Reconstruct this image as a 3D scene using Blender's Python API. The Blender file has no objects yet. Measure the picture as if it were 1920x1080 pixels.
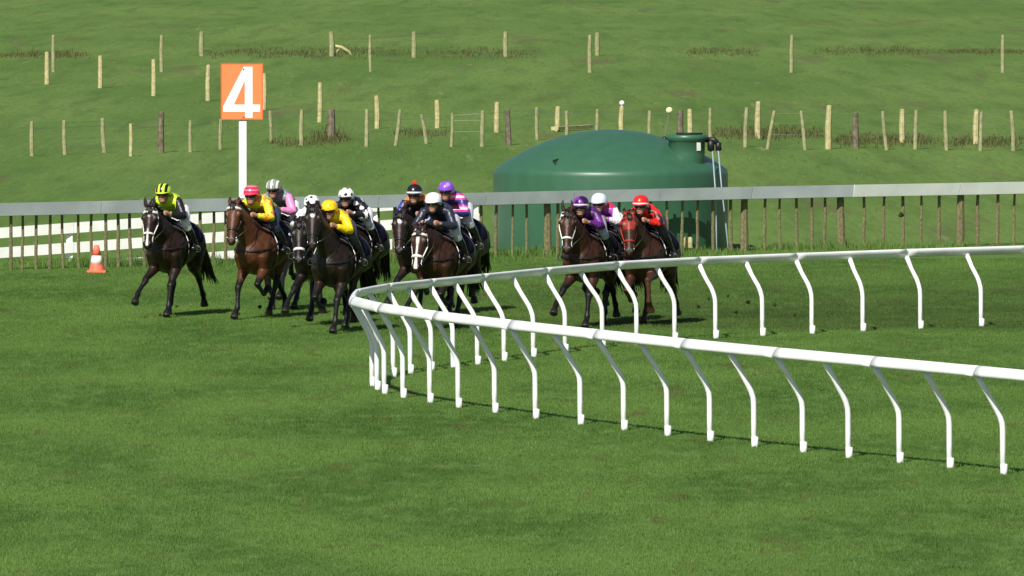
import bpy, bmesh, math, random
import numpy as np
from mathutils import Vector, Matrix, Euler, noise

R = math.radians
PI = math.pi
random.seed(7)

# ------------------------------------------------------------------ camera, world, sun, exposure
FPX = 20000.0            # focal length in photo pixels (1920 wide)
CAM_H = 7.1
PITCH = math.atan(763.0 / FPX)
sc = bpy.context.scene
cam_data = bpy.data.cameras.new('camera')
cam = bpy.data.objects.new('camera', cam_data)
sc.collection.objects.link(cam)
cam.location = (0, 0, CAM_H)
cam.rotation_euler = (PI / 2 - PITCH, 0, 0)
cam_data.sensor_width = 36.0
cam_data.lens = FPX / 1920.0 * 36.0
cam_data.clip_start = 1.0
cam_data.clip_end = 9000.0
sc.camera = cam

SUN_TO = Vector((0.46, 1.33, -1.25)).normalized()      # the way the light travels
elev = math.asin(-SUN_TO.z)
azim = math.atan2(-SUN_TO.x, -SUN_TO.y)                 # compass bearing of the sun
world = bpy.data.worlds.new('World')
sc.world = world
world.use_nodes = True
wn = world.node_tree
sky = wn.nodes.new('ShaderNodeTexSky')
sky.sky_type = 'NISHITA'
sky.sun_disc = False
sky.sun_elevation = elev
sky.sun_rotation = azim
bg = wn.nodes['Background']
bg.inputs['Strength'].default_value = 0.062
wn.links.new(sky.outputs[0], bg.inputs['Color'])
sun_data = bpy.data.lights.new('sun', 'SUN')
sun_data.energy = 4.9
sun_data.angle = R(0.53)
sun_data.color = (1.0, 0.955, 0.88)
sun = bpy.data.objects.new('sun', sun_data)
sc.collection.objects.link(sun)
sun.rotation_euler = SUN_TO.to_track_quat('-Z', 'Y').to_euler()
sun.location = (-30, 0, 60)
sc.view_settings.view_transform = 'Standard'
sc.view_settings.look = 'None'
sc.view_settings.exposure = 0.30
sc.view_settings.gamma = 1.0

# ------------------------------------------------------------------ helpers
C = sc.collection
cp, sp = math.cos(PITCH), math.sin(PITCH)


def ray(px, py):
    a = (px - 960.0) / FPX
    b = (540.0 - py) / FPX
    return Vector((a, cp + b * sp, -sp + b * cp))


def at(px, py, z=0.0):
    """ground point seen at a photo pixel"""
    d = ray(px, py)
    t = (z - CAM_H) / d.z
    return Vector((d.x * t, d.y * t, z))


def atd(px, dist, z=0.0):
    """point in column px at a given distance from the camera"""
    return Vector(((px - 960.0) / FPX * dist, dist, z))


def smooth(e0, e1, v):
    t = max(0.0, min(1.0, (v - e0) / (e1 - e0)))
    return t * t * (3 - 2 * t)


def white_fence_line(x):
    # centre line of the plank fence, base height there
    t = (x + 9.5) / 8.8
    return 204.5 + 4.5 * t, -0.68 + 0.49 * t


def hz(x, y):
    z = 0.0
    if y > 190:
        fy, fz = white_fence_line(x)
        side = 1.0 - smooth(-1.2, 0.6, x)
        near = smooth(fy - 6.2, fy - 1.2, y)
        far = 1.0 - smooth(fy + 3, fy + 26, y)
        z += fz * near * far * side
    if y > 222:
        k = smooth(222, 270, y)
        z += k * 0.11 * (noise.noise(Vector((x * 0.09, y * 0.022, 3.1))))
        z += k * 0.04 * (noise.noise(Vector((x * 0.5, y * 0.09, 8.1))))
    return z


def onground(px, py):
    z = 0.0
    for _ in range(8):
        p = at(px, py, z)
        z = z * 0.4 + 0.6 * hz(p.x, p.y)
    return at(px, py, z)


def link(o, parent=None):
    C.objects.link(o)
    if parent is not None:
        o.parent = parent
    return o


def thing(name, label, cat, loc=(0, 0, 0), rotz=0.0, group=None):
    o = bpy.data.objects.new(name, None)
    o.empty_display_size = 0.2
    C.objects.link(o)
    o.location = loc
    o.rotation_euler = (0, 0, rotz)
    o['label'] = label
    o['category'] = cat
    if group:
        o['group'] = group
    return o


def bm_obj(name, bm, mats, parent=None, smooth_=False):
    me = bpy.data.meshes.new(name)
    bmesh.ops.recalc_face_normals(bm, faces=bm.faces)
    bm.to_mesh(me)
    bm.free()
    if not isinstance(mats, (list, tuple)):
        mats = [mats]
    for m in mats:
        me.materials.append(m)
    if smooth_:
        me.polygons.foreach_set('use_smooth', [True] * len(me.polygons))
    return link(bpy.data.objects.new(name, me), parent)


def tube(bm, pts, rad, side=(0, 1, 0), seg=12, cap=0.5, mat=0):
    """closed tube through pts, rad = r or (r_side, r_other) per point"""
    pts = [Vector(p) for p in pts]
    n = len(pts)
    if not isinstance(rad, (list, tuple)) or (len(rad) == 2 and len(pts) != 2) or isinstance(rad, tuple):
        rad = [rad] * n
    side = Vector(side)
    rings = []
    Ts = []
    for i in range(n):
        T = (pts[min(i + 1, n - 1)] - pts[max(i - 1, 0)])
        if T.length < 1e-9:
            T = Vector((0, 0, 1))
        T.normalize()
        S = side - T * side.dot(T)
        if S.length < 1e-3:
            S = Vector((1, 0, 0)) - T * T.x
        S.normalize()
        N = T.cross(S)
        r = rad[i]
        ra, rb = (r, r) if not isinstance(r, (list, tuple)) else r
        ring = []
        for k in range(seg):
            a = 2 * PI * k / seg
            ring.append(bm.verts.new(pts[i] + S * (ra * math.cos(a)) + N * (rb * math.sin(a))))
        rings.append(ring)
        Ts.append((T, min(ra, rb)))
    fs = []
    for i in range(n - 1):
        for k in range(seg):
            k2 = (k + 1) % seg
            fs.append(bm.faces.new((rings[i][k], rings[i][k2], rings[i + 1][k2], rings[i + 1][k])))
    for i, sgn in ((0, -1), (n - 1, 1)):
        c = bm.verts.new(pts[i] + Ts[i][0] * (sgn * cap * Ts[i][1]))
        for k in range(seg):
            k2 = (k + 1) % seg
            fs.append(bm.faces.new((rings[i][k], rings[i][k2], c)))
    for f in fs:
        f.material_index = mat
    return rings


def box(bm, c, size, rot=None, mat=0):
    c = Vector(c)
    vs = []
    for dx in (-.5, .5):
        for dy in (-.5, .5):
            for dz in (-.5, .5):
                v = Vector((dx * size[0], dy * size[1], dz * size[2]))
                if rot is not None:
                    v = rot @ v
                vs.append(bm.verts.new(c + v))
    for idx in ((0, 1, 3, 2), (4, 6, 7, 5), (0, 4, 5, 1), (2, 3, 7, 6), (0, 2, 6, 4), (1, 5, 7, 3)):
        f = bm.faces.new([vs[i] for i in idx])
        f.material_index = mat


def lathe(bm, prof, c=(0, 0, 0), seg=32, mat=0, axis=None):
    c = Vector(c)
    rings = []
    for r, z in prof:
        ring = []
        for k in range(seg):
            a = 2 * PI * k / seg
            v = Vector((max(r, 1e-4) * math.cos(a), max(r, 1e-4) * math.sin(a), z))
            if axis is not None:
                v = axis @ v
            ring.append(bm.verts.new(c + v))
        rings.append(ring)
    for i in range(len(rings) - 1):
        for k in range(seg):
            k2 = (k + 1) % seg
            f = bm.faces.new((rings[i][k], rings[i][k2], rings[i + 1][k2], rings[i + 1][k]))
            f.material_index = mat
    for ring in (rings[0], rings[-1]):
        f = bm.faces.new(ring)
        f.material_index = mat


def remesh(bm, voxel, its=4, fac=0.5):
    """fuse overlapping closed volumes into one continuous skin"""
    me = bpy.data.meshes.new('tmp')
    bmesh.ops.recalc_face_normals(bm, faces=bm.faces)
    bm.to_mesh(me)
    bm.free()
    o = bpy.data.objects.new('tmp', me)
    C.objects.link(o)
    m = o.modifiers.new('r', 'REMESH')
    m.mode = 'VOXEL'
    m.voxel_size = voxel
    m.use_smooth_shade = True
    if its:
        s = o.modifiers.new('s', 'SMOOTH')
        s.factor = fac
        s.iterations = its
    dg = bpy.context.evaluated_depsgraph_get()
    out = bpy.data.meshes.new_from_object(o.evaluated_get(dg))
    bpy.data.objects.remove(o)
    bpy.data.meshes.remove(me)
    out.materials.clear()
    out.polygons.foreach_set('use_smooth', [True] * len(out.polygons))
    return out


# ------------------------------------------------------------------ materials
def mat_new(name):
    m = bpy.data.materials.new(name)
    m.use_nodes = True
    return m, m.node_tree, m.node_tree.nodes['Principled BSDF']


def plain(name, col, rough=0.6, spec=0.4, var=0.0, scale=8.0, bump=0.0, metal=0.0, sheen=0.0, detail=5):
    m, nt, b = mat_new(name)
    b.inputs['Base Color'].default_value = (*col, 1)
    b.inputs['Roughness'].default_value = rough
    b.inputs['Specular IOR Level'].default_value = spec
    b.inputs['Metallic'].default_value = metal
    if sheen:
        b.inputs['Sheen Weight'].default_value = sheen
    if var or bump:
        tc = nt.nodes.new('ShaderNodeTexCoord')
        nz = nt.nodes.new('ShaderNodeTexNoise')
        nz.inputs['Scale'].default_value = scale
        nz.inputs['Detail'].default_value = detail
        nt.links.new(tc.outputs['Object'], nz.inputs['Vector'])
        if var:
            mx = nt.nodes.new('ShaderNodeMix')
            mx.data_type = 'RGBA'
            mx.inputs['A'].default_value = (*[c * (1 - var) for c in col], 1)
            mx.inputs['B'].default_value = (*[min(1, c * (1 + var)) for c in col], 1)
            mr = nt.nodes.new('ShaderNodeMapRange')
            mr.inputs['From Min'].default_value = 0.3
            mr.inputs['From Max'].default_value = 0.7
            nt.links.new(nz.outputs['Fac'], mr.inputs['Value'])
            nt.links.new(mr.outputs[0], mx.inputs['Factor'])
            nt.links.new(mx.outputs['Result'], b.inputs['Base Color'])
        if bump:
            bp = nt.nodes.new('ShaderNodeBump')
            bp.inputs['Strength'].default_value = 1.0
            bp.inputs['Distance'].default_value = bump
            nt.links.new(nz.outputs['Fac'], bp.inputs['Height'])
            nt.links.new(bp.outputs[0], b.inputs['Normal'])
    return m


def silk(name, cols, kind='plain', freq=10.0, thr=0.5, axis='Y', off=0.0, rough=0.38):
    """racing silks: cols = 1..3 colours, pattern laid out in the garment's own space"""
    m, nt, b = mat_new(name)
    b.inputs['Roughness'].default_value = rough
    b.inputs['Specular IOR Level'].default_value = 0.45
    N, L = nt.nodes, nt.links
    tc = N.new('ShaderNodeTexCoord')
    sep = N.new('ShaderNodeSeparateXYZ')
    L.new(tc.outputs['Object'], sep.inputs[0])

    def mth(op, a, bb=None):
        n = N.new('ShaderNodeMath')
        n.operation = op
        for i, v in enumerate((a, bb)):
            if v is None:
                continue
            if isinstance(v, (int, float)):
                n.inputs[i].default_value = v
            else:
                L.new(v, n.inputs[i])
        return n.outputs[0]

    def mix(f, a, bb):
        n = N.new('ShaderNodeMix')
        n.data_type = 'RGBA'
        L.new(f, n.inputs['Factor'])
        for k, v in (('A', a), ('B', bb)):
            if isinstance(v, tuple):
                n.inputs[k].default_value = (*v, 1)
            else:
                L.new(v, n.inputs[k])
        return n.outputs['Result']
    col = None
    if kind == 'plain':
        b.inputs['Base Color'].default_value = (*cols[0], 1)
    elif kind == 'stripes':
        s = mth('SINE', mth('MULTIPLY', mth('ADD', sep.outputs[axis], off), freq))
        col = mix(mth('GREATER_THAN', s, thr), cols[0], cols[1])
        if len(cols) > 2:
            col = mix(mth('LESS_THAN', s, -0.75), col, cols[2])
    elif kind == 'spots':
        v = N.new('ShaderNodeTexVoronoi')
        v.inputs['Scale'].default_value = freq
        v.inputs['Randomness'].default_value = 0.45
        L.new(tc.outputs['Object'], v.inputs['Vector'])
        col = mix(mth('LESS_THAN', v.outputs['Distance'], thr), cols[0], cols[1])
    elif kind == 'blotch':
        v = N.new('ShaderNodeTexNoise')
        v.inputs['Scale'].default_value = freq
        v.inputs['Detail'].default_value = 0.5
        L.new(tc.outputs['Object'], v.inputs['Vector'])
        col = mix(mth('GREATER_THAN', v.outputs['Fac'], thr), cols[0], cols[1])
        if len(cols) > 2:
            v2 = N.new('ShaderNodeTexNoise')
            v2.inputs['Scale'].default_value = freq * 1.3
            v2.inputs['Detail'].default_value = 0.5
            mp = N.new('ShaderNodeMapping')
            mp.inputs['Location'].default_value = (5, 3, 1)
            L.new(tc.outputs['Object'], mp.inputs[0])
            L.new(mp.outputs[0], v2.inputs['Vector'])
            col = mix(mth('GREATER_THAN', v2.outputs['Fac'], thr + 0.03), col, cols[2])
    elif kind == 'sleeves':      # cols[0] trunk, cols[1] sleeves, cols[2] yoke on the shoulders
        ay = mth('ABSOLUTE', sep.outputs['Y'])
        col = mix(mth('GREATER_THAN', ay, thr), cols[0], cols[1])
        if len(cols) > 2:
            col = mix(mth('GREATER_THAN', mth('ADD', sep.outputs['Z'], mth('MULTIPLY', sep.outputs['X'], 0.25)), off), col, cols[2])
    elif kind == 'band':         # cols[1] for z below off
        col = mix(mth('LESS_THAN', sep.outputs['Z'], off), cols[0], cols[1])
    elif kind == 'capband':      # quartered cap with a pale band round the rim
        s = mth('MULTIPLY', mth('SINE', mth('MULTIPLY', sep.outputs['Y'], freq)), mth('SINE', mth('MULTIPLY', mth('ADD', sep.outputs['X'], thr), freq)))
        c0 = mix(mth('GREATER_THAN', s, 0.0), cols[0], cols[1])
        col = mix(mth('LESS_THAN', sep.outputs['Z'], off), c0, cols[2])
    if col is not None:
        L.new(col, b.inputs['Base Color'])
    nz = N.new('ShaderNodeTexNoise')
    nz.inputs['Scale'].default_value = 9
    nz.inputs['Detail'].default_value = 2
    nz.inputs['Distortion'].default_value = 0.8
    L.new(tc.outputs['Object'], nz.inputs['Vector'])
    bp = N.new('ShaderNodeBump')
    bp.inputs['Distance'].default_value = 0.022 if rough > 0.3 else 0.0
    L.new(nz.outputs['Fac'], bp.inputs['Height'])
    L.new(bp.outputs[0], b.inputs['Normal'])
    return m


def grass_colour(nt, bright=1.0):
    """shared colour field in world metres: mown turf by the track, rough pasture beyond it"""
    N, L = nt.nodes, nt.links
    geo = N.new('ShaderNodeNewGeometry')

    def nz(scale, detail, sx=1.0, sy=1.0, dist=0.0, loc=0.0):
        mp = N.new('ShaderNodeMapping')
        mp.inputs['Scale'].default_value = (sx, sy, 1)
        mp.inputs['Location'].default_value = (loc, loc * 0.7, 0)
        L.new(geo.outputs['Position'], mp.inputs[0])
        t = N.new('ShaderNodeTexNoise')
        t.inputs['Scale'].default_value = scale
        t.inputs['Detail'].default_value = detail
        t.inputs['Distortion'].default_value = dist
        L.new(mp.outputs[0], t.inputs['Vector'])
        return t.outputs['Fac']

    def rng(v, a, b_):
        r = N.new('ShaderNodeMapRange')
        r.inputs['From Min'].default_value = a
        r.inputs['From Max'].default_value = b_
        L.new(v, r.inputs['Value'])
        return r.outputs[0]

    def mix(f, a, b_):
        n = N.new('ShaderNodeMix')
        n.data_type = 'RGBA'
        if isinstance(f, float):
            n.inputs['Factor'].default_value = f
        else:
            L.new(f, n.inputs['Factor'])
        for k, v in (('A', a), ('B', b_)):
            if isinstance(v, tuple):
                n.inputs[k].default_value = (*[c * bright for c in v], 1)
            else:
                L.new(v, n.inputs[k])
        return n.outputs['Result']

    def mul(a, k):
        n = N.new('ShaderNodeMath')
        n.operation = 'MULTIPLY'
        L.new(a, n.inputs[0])
        if isinstance(k, float):
            n.inputs[1].default_value = k
        else:
            L.new(k, n.inputs[1])
        return n.outputs[0]
    sep = N.new('ShaderNodeSeparateXYZ')
    L.new(geo.outputs['Position'], sep.inputs[0])
    # mown turf
    turf = mix(rng(nz(0.35, 4, 1, 0.4), 0.35, 0.65), (0.057, 0.117, 0.021), (0.104, 0.180, 0.036))
    turf = mix(rng(nz(3.0, 3, 1, 0.25, loc=4), 0.45, 0.75), turf, (0.104, 0.182, 0.042))
    turf = mix(mul(rng(nz(1.7, 4, 1, 0.22, 0.6, loc=11), 0.60, 0.72), 0.65), turf, (0.092, 0.092, 0.030))
    # ground churned by the field where it has just passed
    churn = mul(rng(sep.outputs['Y'], 167.6, 169.5), mul(rng(sep.outputs['Y'], 198.0, 174.0), rng(sep.outputs['X'], -4.0, 2.5)))
    turf = mix(mul(mul(churn, rng(nz(0.8, 4, 1, 0.5, loc=23), 0.1, 0.65)), 0.75), turf, (0.040, 0.062, 0.016))
    # pasture
    past = mix(rng(nz(0.16, 6, 1, 0.12, loc=2), 0.38, 0.62), (0.088, 0.158, 0.031), (0.124, 0.196, 0.046))
    past = mix(mul(rng(nz(1.1, 5, 1, 0.055, loc=7), 0.48, 0.70), 0.55), past, (0.056, 0.100, 0.024))
    past = mix(mul(rng(nz(2.2, 3, 1, 0.05, loc=19), 0.66, 0.74), 0.8), past, (0.180, 0.210, 0.080))
    past = mix(mul(rng(nz(0.30, 5, 1, 0.10, 0.4, loc=31), 0.60, 0.70), 0.6), past, (0.110, 0.085, 0.048))
    past = mix(mul(rng(nz(7.0, 4, 1, 0.045, loc=41), 0.45, 0.7), 0.45), past, (0.062, 0.112, 0.026))
    past = mix(mul(rng(nz(9.0, 3, 1, 0.05, loc=57), 0.62, 0.72), 0.5), past, (0.170, 0.215, 0.075))
    edge = rng(sep.outputs['Y'], 198.0, 212.0)
    return mix(edge, turf, past), nz


def m_ground():
    m, nt, b = mat_new('ground_grass')
    col, nz = grass_colour(nt)
    nt.links.new(col, b.inputs['Base Color'])
    b.inputs['Roughness'].default_value = 0.95
    b.inputs['Specular IOR Level'].default_value = 0.1
    f1 = nz(14.0, 4, 1, 0.35)
    bp = nt.nodes.new('ShaderNodeBump')
    bp.inputs['Distance'].default_value = 0.05
    bp.inputs['Strength'].default_value = 0.8
    nt.links.new(f1, bp.inputs['Height'])
    nt.links.new(bp.outputs[0], b.inputs['Normal'])
    return m


def m_blade(name='grass_blades', bright=1.0):
    m, nt, b = mat_new(name)
    col, nz = grass_colour(nt, bright)
    nt.links.new(col, b.inputs['Base Color'])
    b.inputs['Roughness'].default_value = 0.6
    b.inputs['Specular IOR Level'].default_value = 0.25
    tr = nt.nodes.new('ShaderNodeBsdfTranslucent')
    nt.links.new(col, tr.inputs['Color'])
    mx = nt.nodes.new('ShaderNodeMixShader')
    mx.inputs[0].default_value = 0.4
    nt.links.new(b.outputs[0], mx.inputs[1])
    nt.links.new(tr.outputs[0], mx.inputs[2])
    nt.links.new(mx.outputs[0], nt.nodes['Material Output'].inputs['Surface'])
    return m


M_GROUND = m_ground()
M_BLADE = m_blade('grass_blades', 1.45)
M_RAILW = plain('white_rail_plastic', (0.78, 0.79, 0.78), 0.38, 0.5, var=0.09, scale=2.2)
M_RAIL_SHADE = plain('outer_rail_shade_grey', (0.46, 0.50, 0.53), 0.45, 0.4, var=0.16, scale=1.4)  # pale board; the shade on its sloping face is put into this grey-blue
M_WHITE = plain('white_paint', (0.80, 0.80, 0.77), 0.5, 0.4, var=0.06, scale=4)
M_WOOD = plain('weathered_timber', (0.155, 0.14, 0.07), 0.85, 0.2, var=0.35, scale=22, bump=0.01)
M_WOODP = plain('pale_new_timber', (0.42, 0.38, 0.19), 0.8, 0.2, var=0.25, scale=9, bump=0.01)
M_WOODD = plain('old_grey_timber', (0.15, 0.125, 0.09), 0.9, 0.15, var=0.4, scale=9, bump=0.01)
M_BATTEN = plain('grey_green_batten', (0.27, 0.27, 0.14), 0.85, 0.2, var=0.25, scale=9)
M_WIRE = plain('fence_wire', (0.25, 0.25, 0.24), 0.5, 0.4, metal=0.6)
M_ORANGE = plain('orange_sign_face', (0.95, 0.215, 0.070), 0.5, 0.4, var=0.05, scale=3)
M_ORANGE_D = plain('orange_sign_edge', (0.62, 0.10, 0.02), 0.5, 0.4)
M_CONE = plain('cone_orange', (0.88, 0.17, 0.09), 0.5, 0.4)
M_CONEW = plain('cone_white_band', (0.82, 0.75, 0.70), 0.5, 0.4)
M_BLACK = plain('black_plastic', (0.012, 0.012, 0.013), 0.45, 0.4)
M_LEATHER = plain('dark_leather', (0.014, 0.012, 0.011), 0.4, 0.5)
M_IRON = plain('dull_iron', (0.10, 0.10, 0.105), 0.45, 0.5, metal=.8)
M_STEEL = plain('bright_steel', (0.6, 0.6, 0.6), 0.25, 0.5, metal=1.0)
M_STRAPW = plain('white_strap', (0.78, 0.76, 0.72), 0.55, 0.3)
M_STRAPR = plain('red_hood', (0.32, 0.03, 0.018), 0.6, 0.3)
M_SKIN = plain('skin', (0.42, 0.22, 0.15), 0.5, 0.4, var=0.12, scale=20)
M_HAIRB = plain('black_horsehair', (0.008, 0.007, 0.006), 0.45, 0.4)
M_EYE = plain('horse_eye', (0.006, 0.004, 0.003), 0.08, 0.8)
M_BREECH = plain('white_breeches', (0.74, 0.74, 0.73), 0.6, 0.3, bump=0.02, scale=12)
M_BOOT = plain('black_boot', (0.010, 0.010, 0.011), 0.25, 0.5)
M_GOGGLE = plain('dark_goggles', (0.008, 0.009, 0.012), 0.08, 0.8)
M_CLOTH = plain('navy_saddle_cloth', (0.006, 0.007, 0.018), 0.8, 0.1, bump=0.01, scale=20)
M_CLOD = plain('dark_turf', (0.022, 0.030, 0.010), 0.95, 0.1, var=0.4, scale=20)
M_DRY = plain('dry_scrub', (0.088, 0.094, 0.036), 0.95, 0.1, var=0.4, scale=2)
M_DRYG = plain('olive_scrub', (0.080, 0.085, 0.030), 0.95, 0.1, var=0.4, scale=2)

# ------------------------------------------------------------------ ground
def axis_steps(core0, core1, step, outer):
    a = []
    v = core0
    while v <= core1 + 1e-6:
        a.append(v)
        v += step
    return sorted([-o for o in outer] + a + list(outer))


xs = [-4000, -1500, -500, -200, -100, -60, -45] + [-36 + i * 1.0 for i in range(73)] + [45, 60, 100, 200, 500, 1500, 4000]
ys = [-3000, -800, -200, 0, 60, 90] + [100 + i * 6 for i in range(15)] + [190 + i * 1.0 for i in range(60)] + \
     [250 + i * 3.0 for i in range(70)] + [460 + i * 12 for i in range(20)] + [720, 800, 1000, 1400, 2200, 4000, 7000]
bm = bmesh.new()
grid = [[bm.verts.new((x, y, hz(x, y) if (abs(x) < 61 and y < 1000) else 0.0)) for x in xs] for y in ys]
for j in range(len(ys) - 1):
    for i in range(len(xs) - 1):
        bm.faces.new((grid[j][i], grid[j][i + 1], grid[j + 1][i + 1], grid[j + 1][i]))
ground = bm_obj('ground', bm, M_GROUND, smooth_=True)
ground['kind'] = 'structure'


# short turf as real blades: one object whose geometry is a square metre, repeated over the course
def blade(bm, x, y, h, w, lean, az, z0=0.0):
    ca, sa = math.cos(az), math.sin(az)
    dx, dy = math.cos(az + 1.57) * lean, math.sin(az + 1.57) * lean
    a = bm.verts.new((x - ca * w, y - sa * w, z0))
    b = bm.verts.new((x + ca * w, y + sa * w, z0))
    c = bm.verts.new((x + ca * w * .6 + dx * .4, y + sa * w * .6 + dy * .4, z0 + h * .6))
    d = bm.verts.new((x - ca * w * .6 + dx * .4, y - sa * w * .6 + dy * .4, z0 + h * .6))
    e = bm.verts.new((x + dx, y + dy, z0 + h))
    bm.faces.new((a, b, c, d))
    bm.faces.new((d, c, e))


def turf_field(name, cells, patch, blades, hmin, hmax, width, seed, label):
    rr = random.Random(seed)
    bm = bmesh.new()
    for _ in range(blades):
        x, y = rr.uniform(-.5, .5) * patch, rr.uniform(-.5, .5) * patch
        cl = 0.5 + 0.5 * noise.noise(Vector((x * 5, y * 5, seed)))
        h = rr.uniform(hmin, hmax) * (0.6 + 0.8 * cl)
        blade(bm, x, y, h, rr.uniform(.6, 1.3) * width, rr.uniform(0, .7) * h, rr.uniform(0, 2 * PI))
    o = bm_obj(name, bm, M_BLADE)
    o['kind'] = 'stuff'
    o['label'] = label
    o['category'] = 'grass'
    # points mesh is written into the node tree as a grid covering x0..x1, y0..y1
    x0, x1, y0, y1 = cells
    nx, ny = int((x1 - x0) / patch) + 1, int((y1 - y0) / patch) + 1
    ng = bpy.data.node_groups.new(name, 'GeometryNodeTree')
    ng.interface.new_socket('Geometry', in_out='INPUT', socket_type='NodeSocketGeometry')
    ng.interface.new_socket('Geometry', in_out='OUTPUT', socket_type='NodeSocketGeometry')
    gi, go = ng.nodes.new('NodeGroupInput'), ng.nodes.new('NodeGroupOutput')
    gr = ng.nodes.new('GeometryNodeMeshGrid')
    gr.inputs['Size X'].default_value = (nx - 1) * patch
    gr.inputs['Size Y'].default_value = (ny - 1) * patch
    gr.inputs['Vertices X'].default_value = nx
    gr.inputs['Vertices Y'].default_value = ny
    tf = ng.nodes.new('GeometryNodeTransform')
    tf.inputs['Translation'].default_value = ((x0 + x1) / 2, (y0 + y1) / 2, 0)
    ip = ng.nodes.new('GeometryNodeInstanceOnPoints')
    rv = ng.nodes.new('FunctionNodeRandomValue')
    rv.data_type = 'FLOAT'
    rv.inputs[2].default_value = 0
    rv.inputs[3].default_value = 6.283
    cx = ng.nodes.new('ShaderNodeCombineXYZ')
    rs = ng.nodes.new('FunctionNodeRandomValue')
    rs.data_type = 'FLOAT'
    rs.inputs[2].default_value = 0.95
    rs.inputs[3].default_value = 1.35
    rs.inputs['Seed'].default_value = 3
    L = ng.links
    L.new(gr.outputs['Mesh'], tf.inputs['Geometry'])
    L.new(tf.outputs[0], ip.inputs['Points'])
    L.new(gi.outputs[0], ip.inputs['Instance'])
    L.new(rv.outputs[1], cx.inputs[2])
    L.new(cx.outputs[0], ip.inputs['Rotation'])
    L.new(rs.outputs[1], ip.inputs['Scale'])
    L.new(ip.outputs[0], go.inputs[0])
    md = o.modifiers.new('cover', 'NODES')
    md.node_group = ng
    return o


turf_field('turf_grass', (-13, 13, 100, 200), 1.0, 1300, 0.012, 0.026, 0.0030, 5, 'short mown green turf covering the racecourse')


def scrub(name, label, spots, mat, seed, hmin, hmax, width=0.012, zf=hz):
    """rough growth that nobody could count, standing on the pasture"""
    rr = random.Random(seed)
    bm = bmesh.new()
    for (px0, px1, py, spread, n) in spots:
        for _ in range(n):
            px = rr.uniform(px0, px1)
            c = onground(px, py + rr.gauss(0, spread))
            k = 1 - abs((px - (px0 + px1) / 2) / (px1 - px0) * 2) ** 3
            k *= 0.55 + 0.9 * max(0, noise.noise(Vector((px * .03, py * .1, seed))) + .3)
            for _b in range(5):
                x, y = c.x + rr.gauss(0, .12), c.y + rr.gauss(0, .3)
                h = rr.uniform(hmin, hmax) * (0.35 + 0.65 * k)
                blade(bm, x, y, h, width * rr.uniform(.6, 1.5), rr.uniform(0, .8) * h, rr.uniform(0, 2 * PI), zf(x, y) - .02)
    o = bm_obj(name, bm, mat)
    o['kind'] = 'stuff'
    o['label'] = label
    o['category'] = 'rough grass'
    return o


scrub('dry_scrub', 'brown dry scrub in low strips across the pasture behind the tank',
      [(1320, 1545, 252, 5, 420), (1560, 1760, 264, 5, 400), (1760, 1930, 268, 5, 200), (585, 650, 258, 6, 120), (500, 640, 268, 4, 110),
       (735, 845, 252, 3, 90), (370, 780, 100, 5, 600), (780, 1010, 101, 5, 300), (1290, 1420, 98, 4, 200), (1520, 1760, 97, 4, 300),
       (1760, 1930, 98, 2, 300), (-10, 170, 104, 3, 300)],
      M_DRY, 21, 0.07, 0.24)
scrub('pasture_tufts', 'rank green tufts scattered over the pasture',
      [(0, 1920, 300, 26, 160), (0, 1920, 240, 30, 120), (0, 1920, 160, 30, 120), (0, 1920, 60, 30, 80)],
      M_BLADE, 33, 0.05, 0.11, 0.014)
scrub('fence_grass', 'longer grass left growing along the foot of the outer fence and tank',
      [(-10, 560, 497, 2.5, 700), (560, 1000, 488, 2.5, 600), (900, 1420, 478, 2.5, 1100), (1400, 1930, 468, 2.5, 700)],
      M_BLADE, 44, 0.08, 0.24, 0.006)

# ------------------------------------------------------------------ inner running rail
near_feet = [(2080, 912), (1985, 901), (1880, 890), (1782, 878.5), (1688, 868), (1592, 858), (1505, 848), (1415, 838), (1330, 827.5), (1250, 817), (1167, 806.5),
             (1086, 796), (1005, 785), (928, 774), (860, 764.5), (805, 755), (755, 746), (722, 738.5), (706, 731.5), (698, 724)]
far_feet = [(705, 715), (736, 706.5), (770, 700.5), (808, 695), (848, 690), (893, 684), (945, 677), (1001, 669.5), (1061, 661.5), (1128, 652.5),
            (1192, 645.5), (1264, 639.5), (1341, 635), (1428, 630.5), (1522, 626), (1619, 621.5), (1725, 617), (1838, 612.5), (1955, 608.5), (2075, 605)]
feet = [at(*f) for f in near_feet + far_feet]


def catmull(P, per=6):
    out = []
    n = len(P)
    for i in range(n - 1):
        p0, p1, p2, p3 = P[max(i - 1, 0)], P[i], P[i + 1], P[min(i + 2, n - 1)]
        for k in range(per):
            t = k / per
            out.append(0.5 * ((2 * p1) + (p2 - p0) * t + (2 * p0 - 5 * p1 + 4 * p2 - p3) * t * t + (3 * p1 - p0 - 3 * p2 + p3) * t ** 3))
    out.append(P[-1].copy())
    return out


OVER = 0.37
norms = []
for i in range(len(feet)):
    a, b = feet[max(i - 2, 0)], feet[min(i + 2, len(feet) - 1)]
    t = (b - a)
    t.z = 0
    t.normalize()
    norms.append(Vector((t.y, -t.x, 0)) * (1 if True else -1))
# outward is the left/camera side on the near stretch
if norms[0].x > 0:
    norms = [-n for n in norms]
for _ in range(2):
    norms = [((norms[max(i - 1, 0)] + norms[i] * 2 + norms[min(i + 1, len(norms) - 1)]) / 4).normalized() for i in range(len(norms))]
nf = len(near_feet)
rail_h = [1.245 if i < nf else max(1.195, 1.245 - 0.004 * (i - nf)) for i in range(len(feet))]
tops = [feet[i] + norms[i] * OVER + Vector((0, 0, rail_h[i])) for i in range(len(feet))]
for _ in range(2):
    tops = [tops[0]] + [(tops[i - 1] + tops[i] * 2 + tops[i + 1]) / 4 for i in range(1, len(tops) - 1)] + [tops[-1]]
PER = 6
path = catmull(tops, PER)
npath = catmull(norms, PER)


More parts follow.
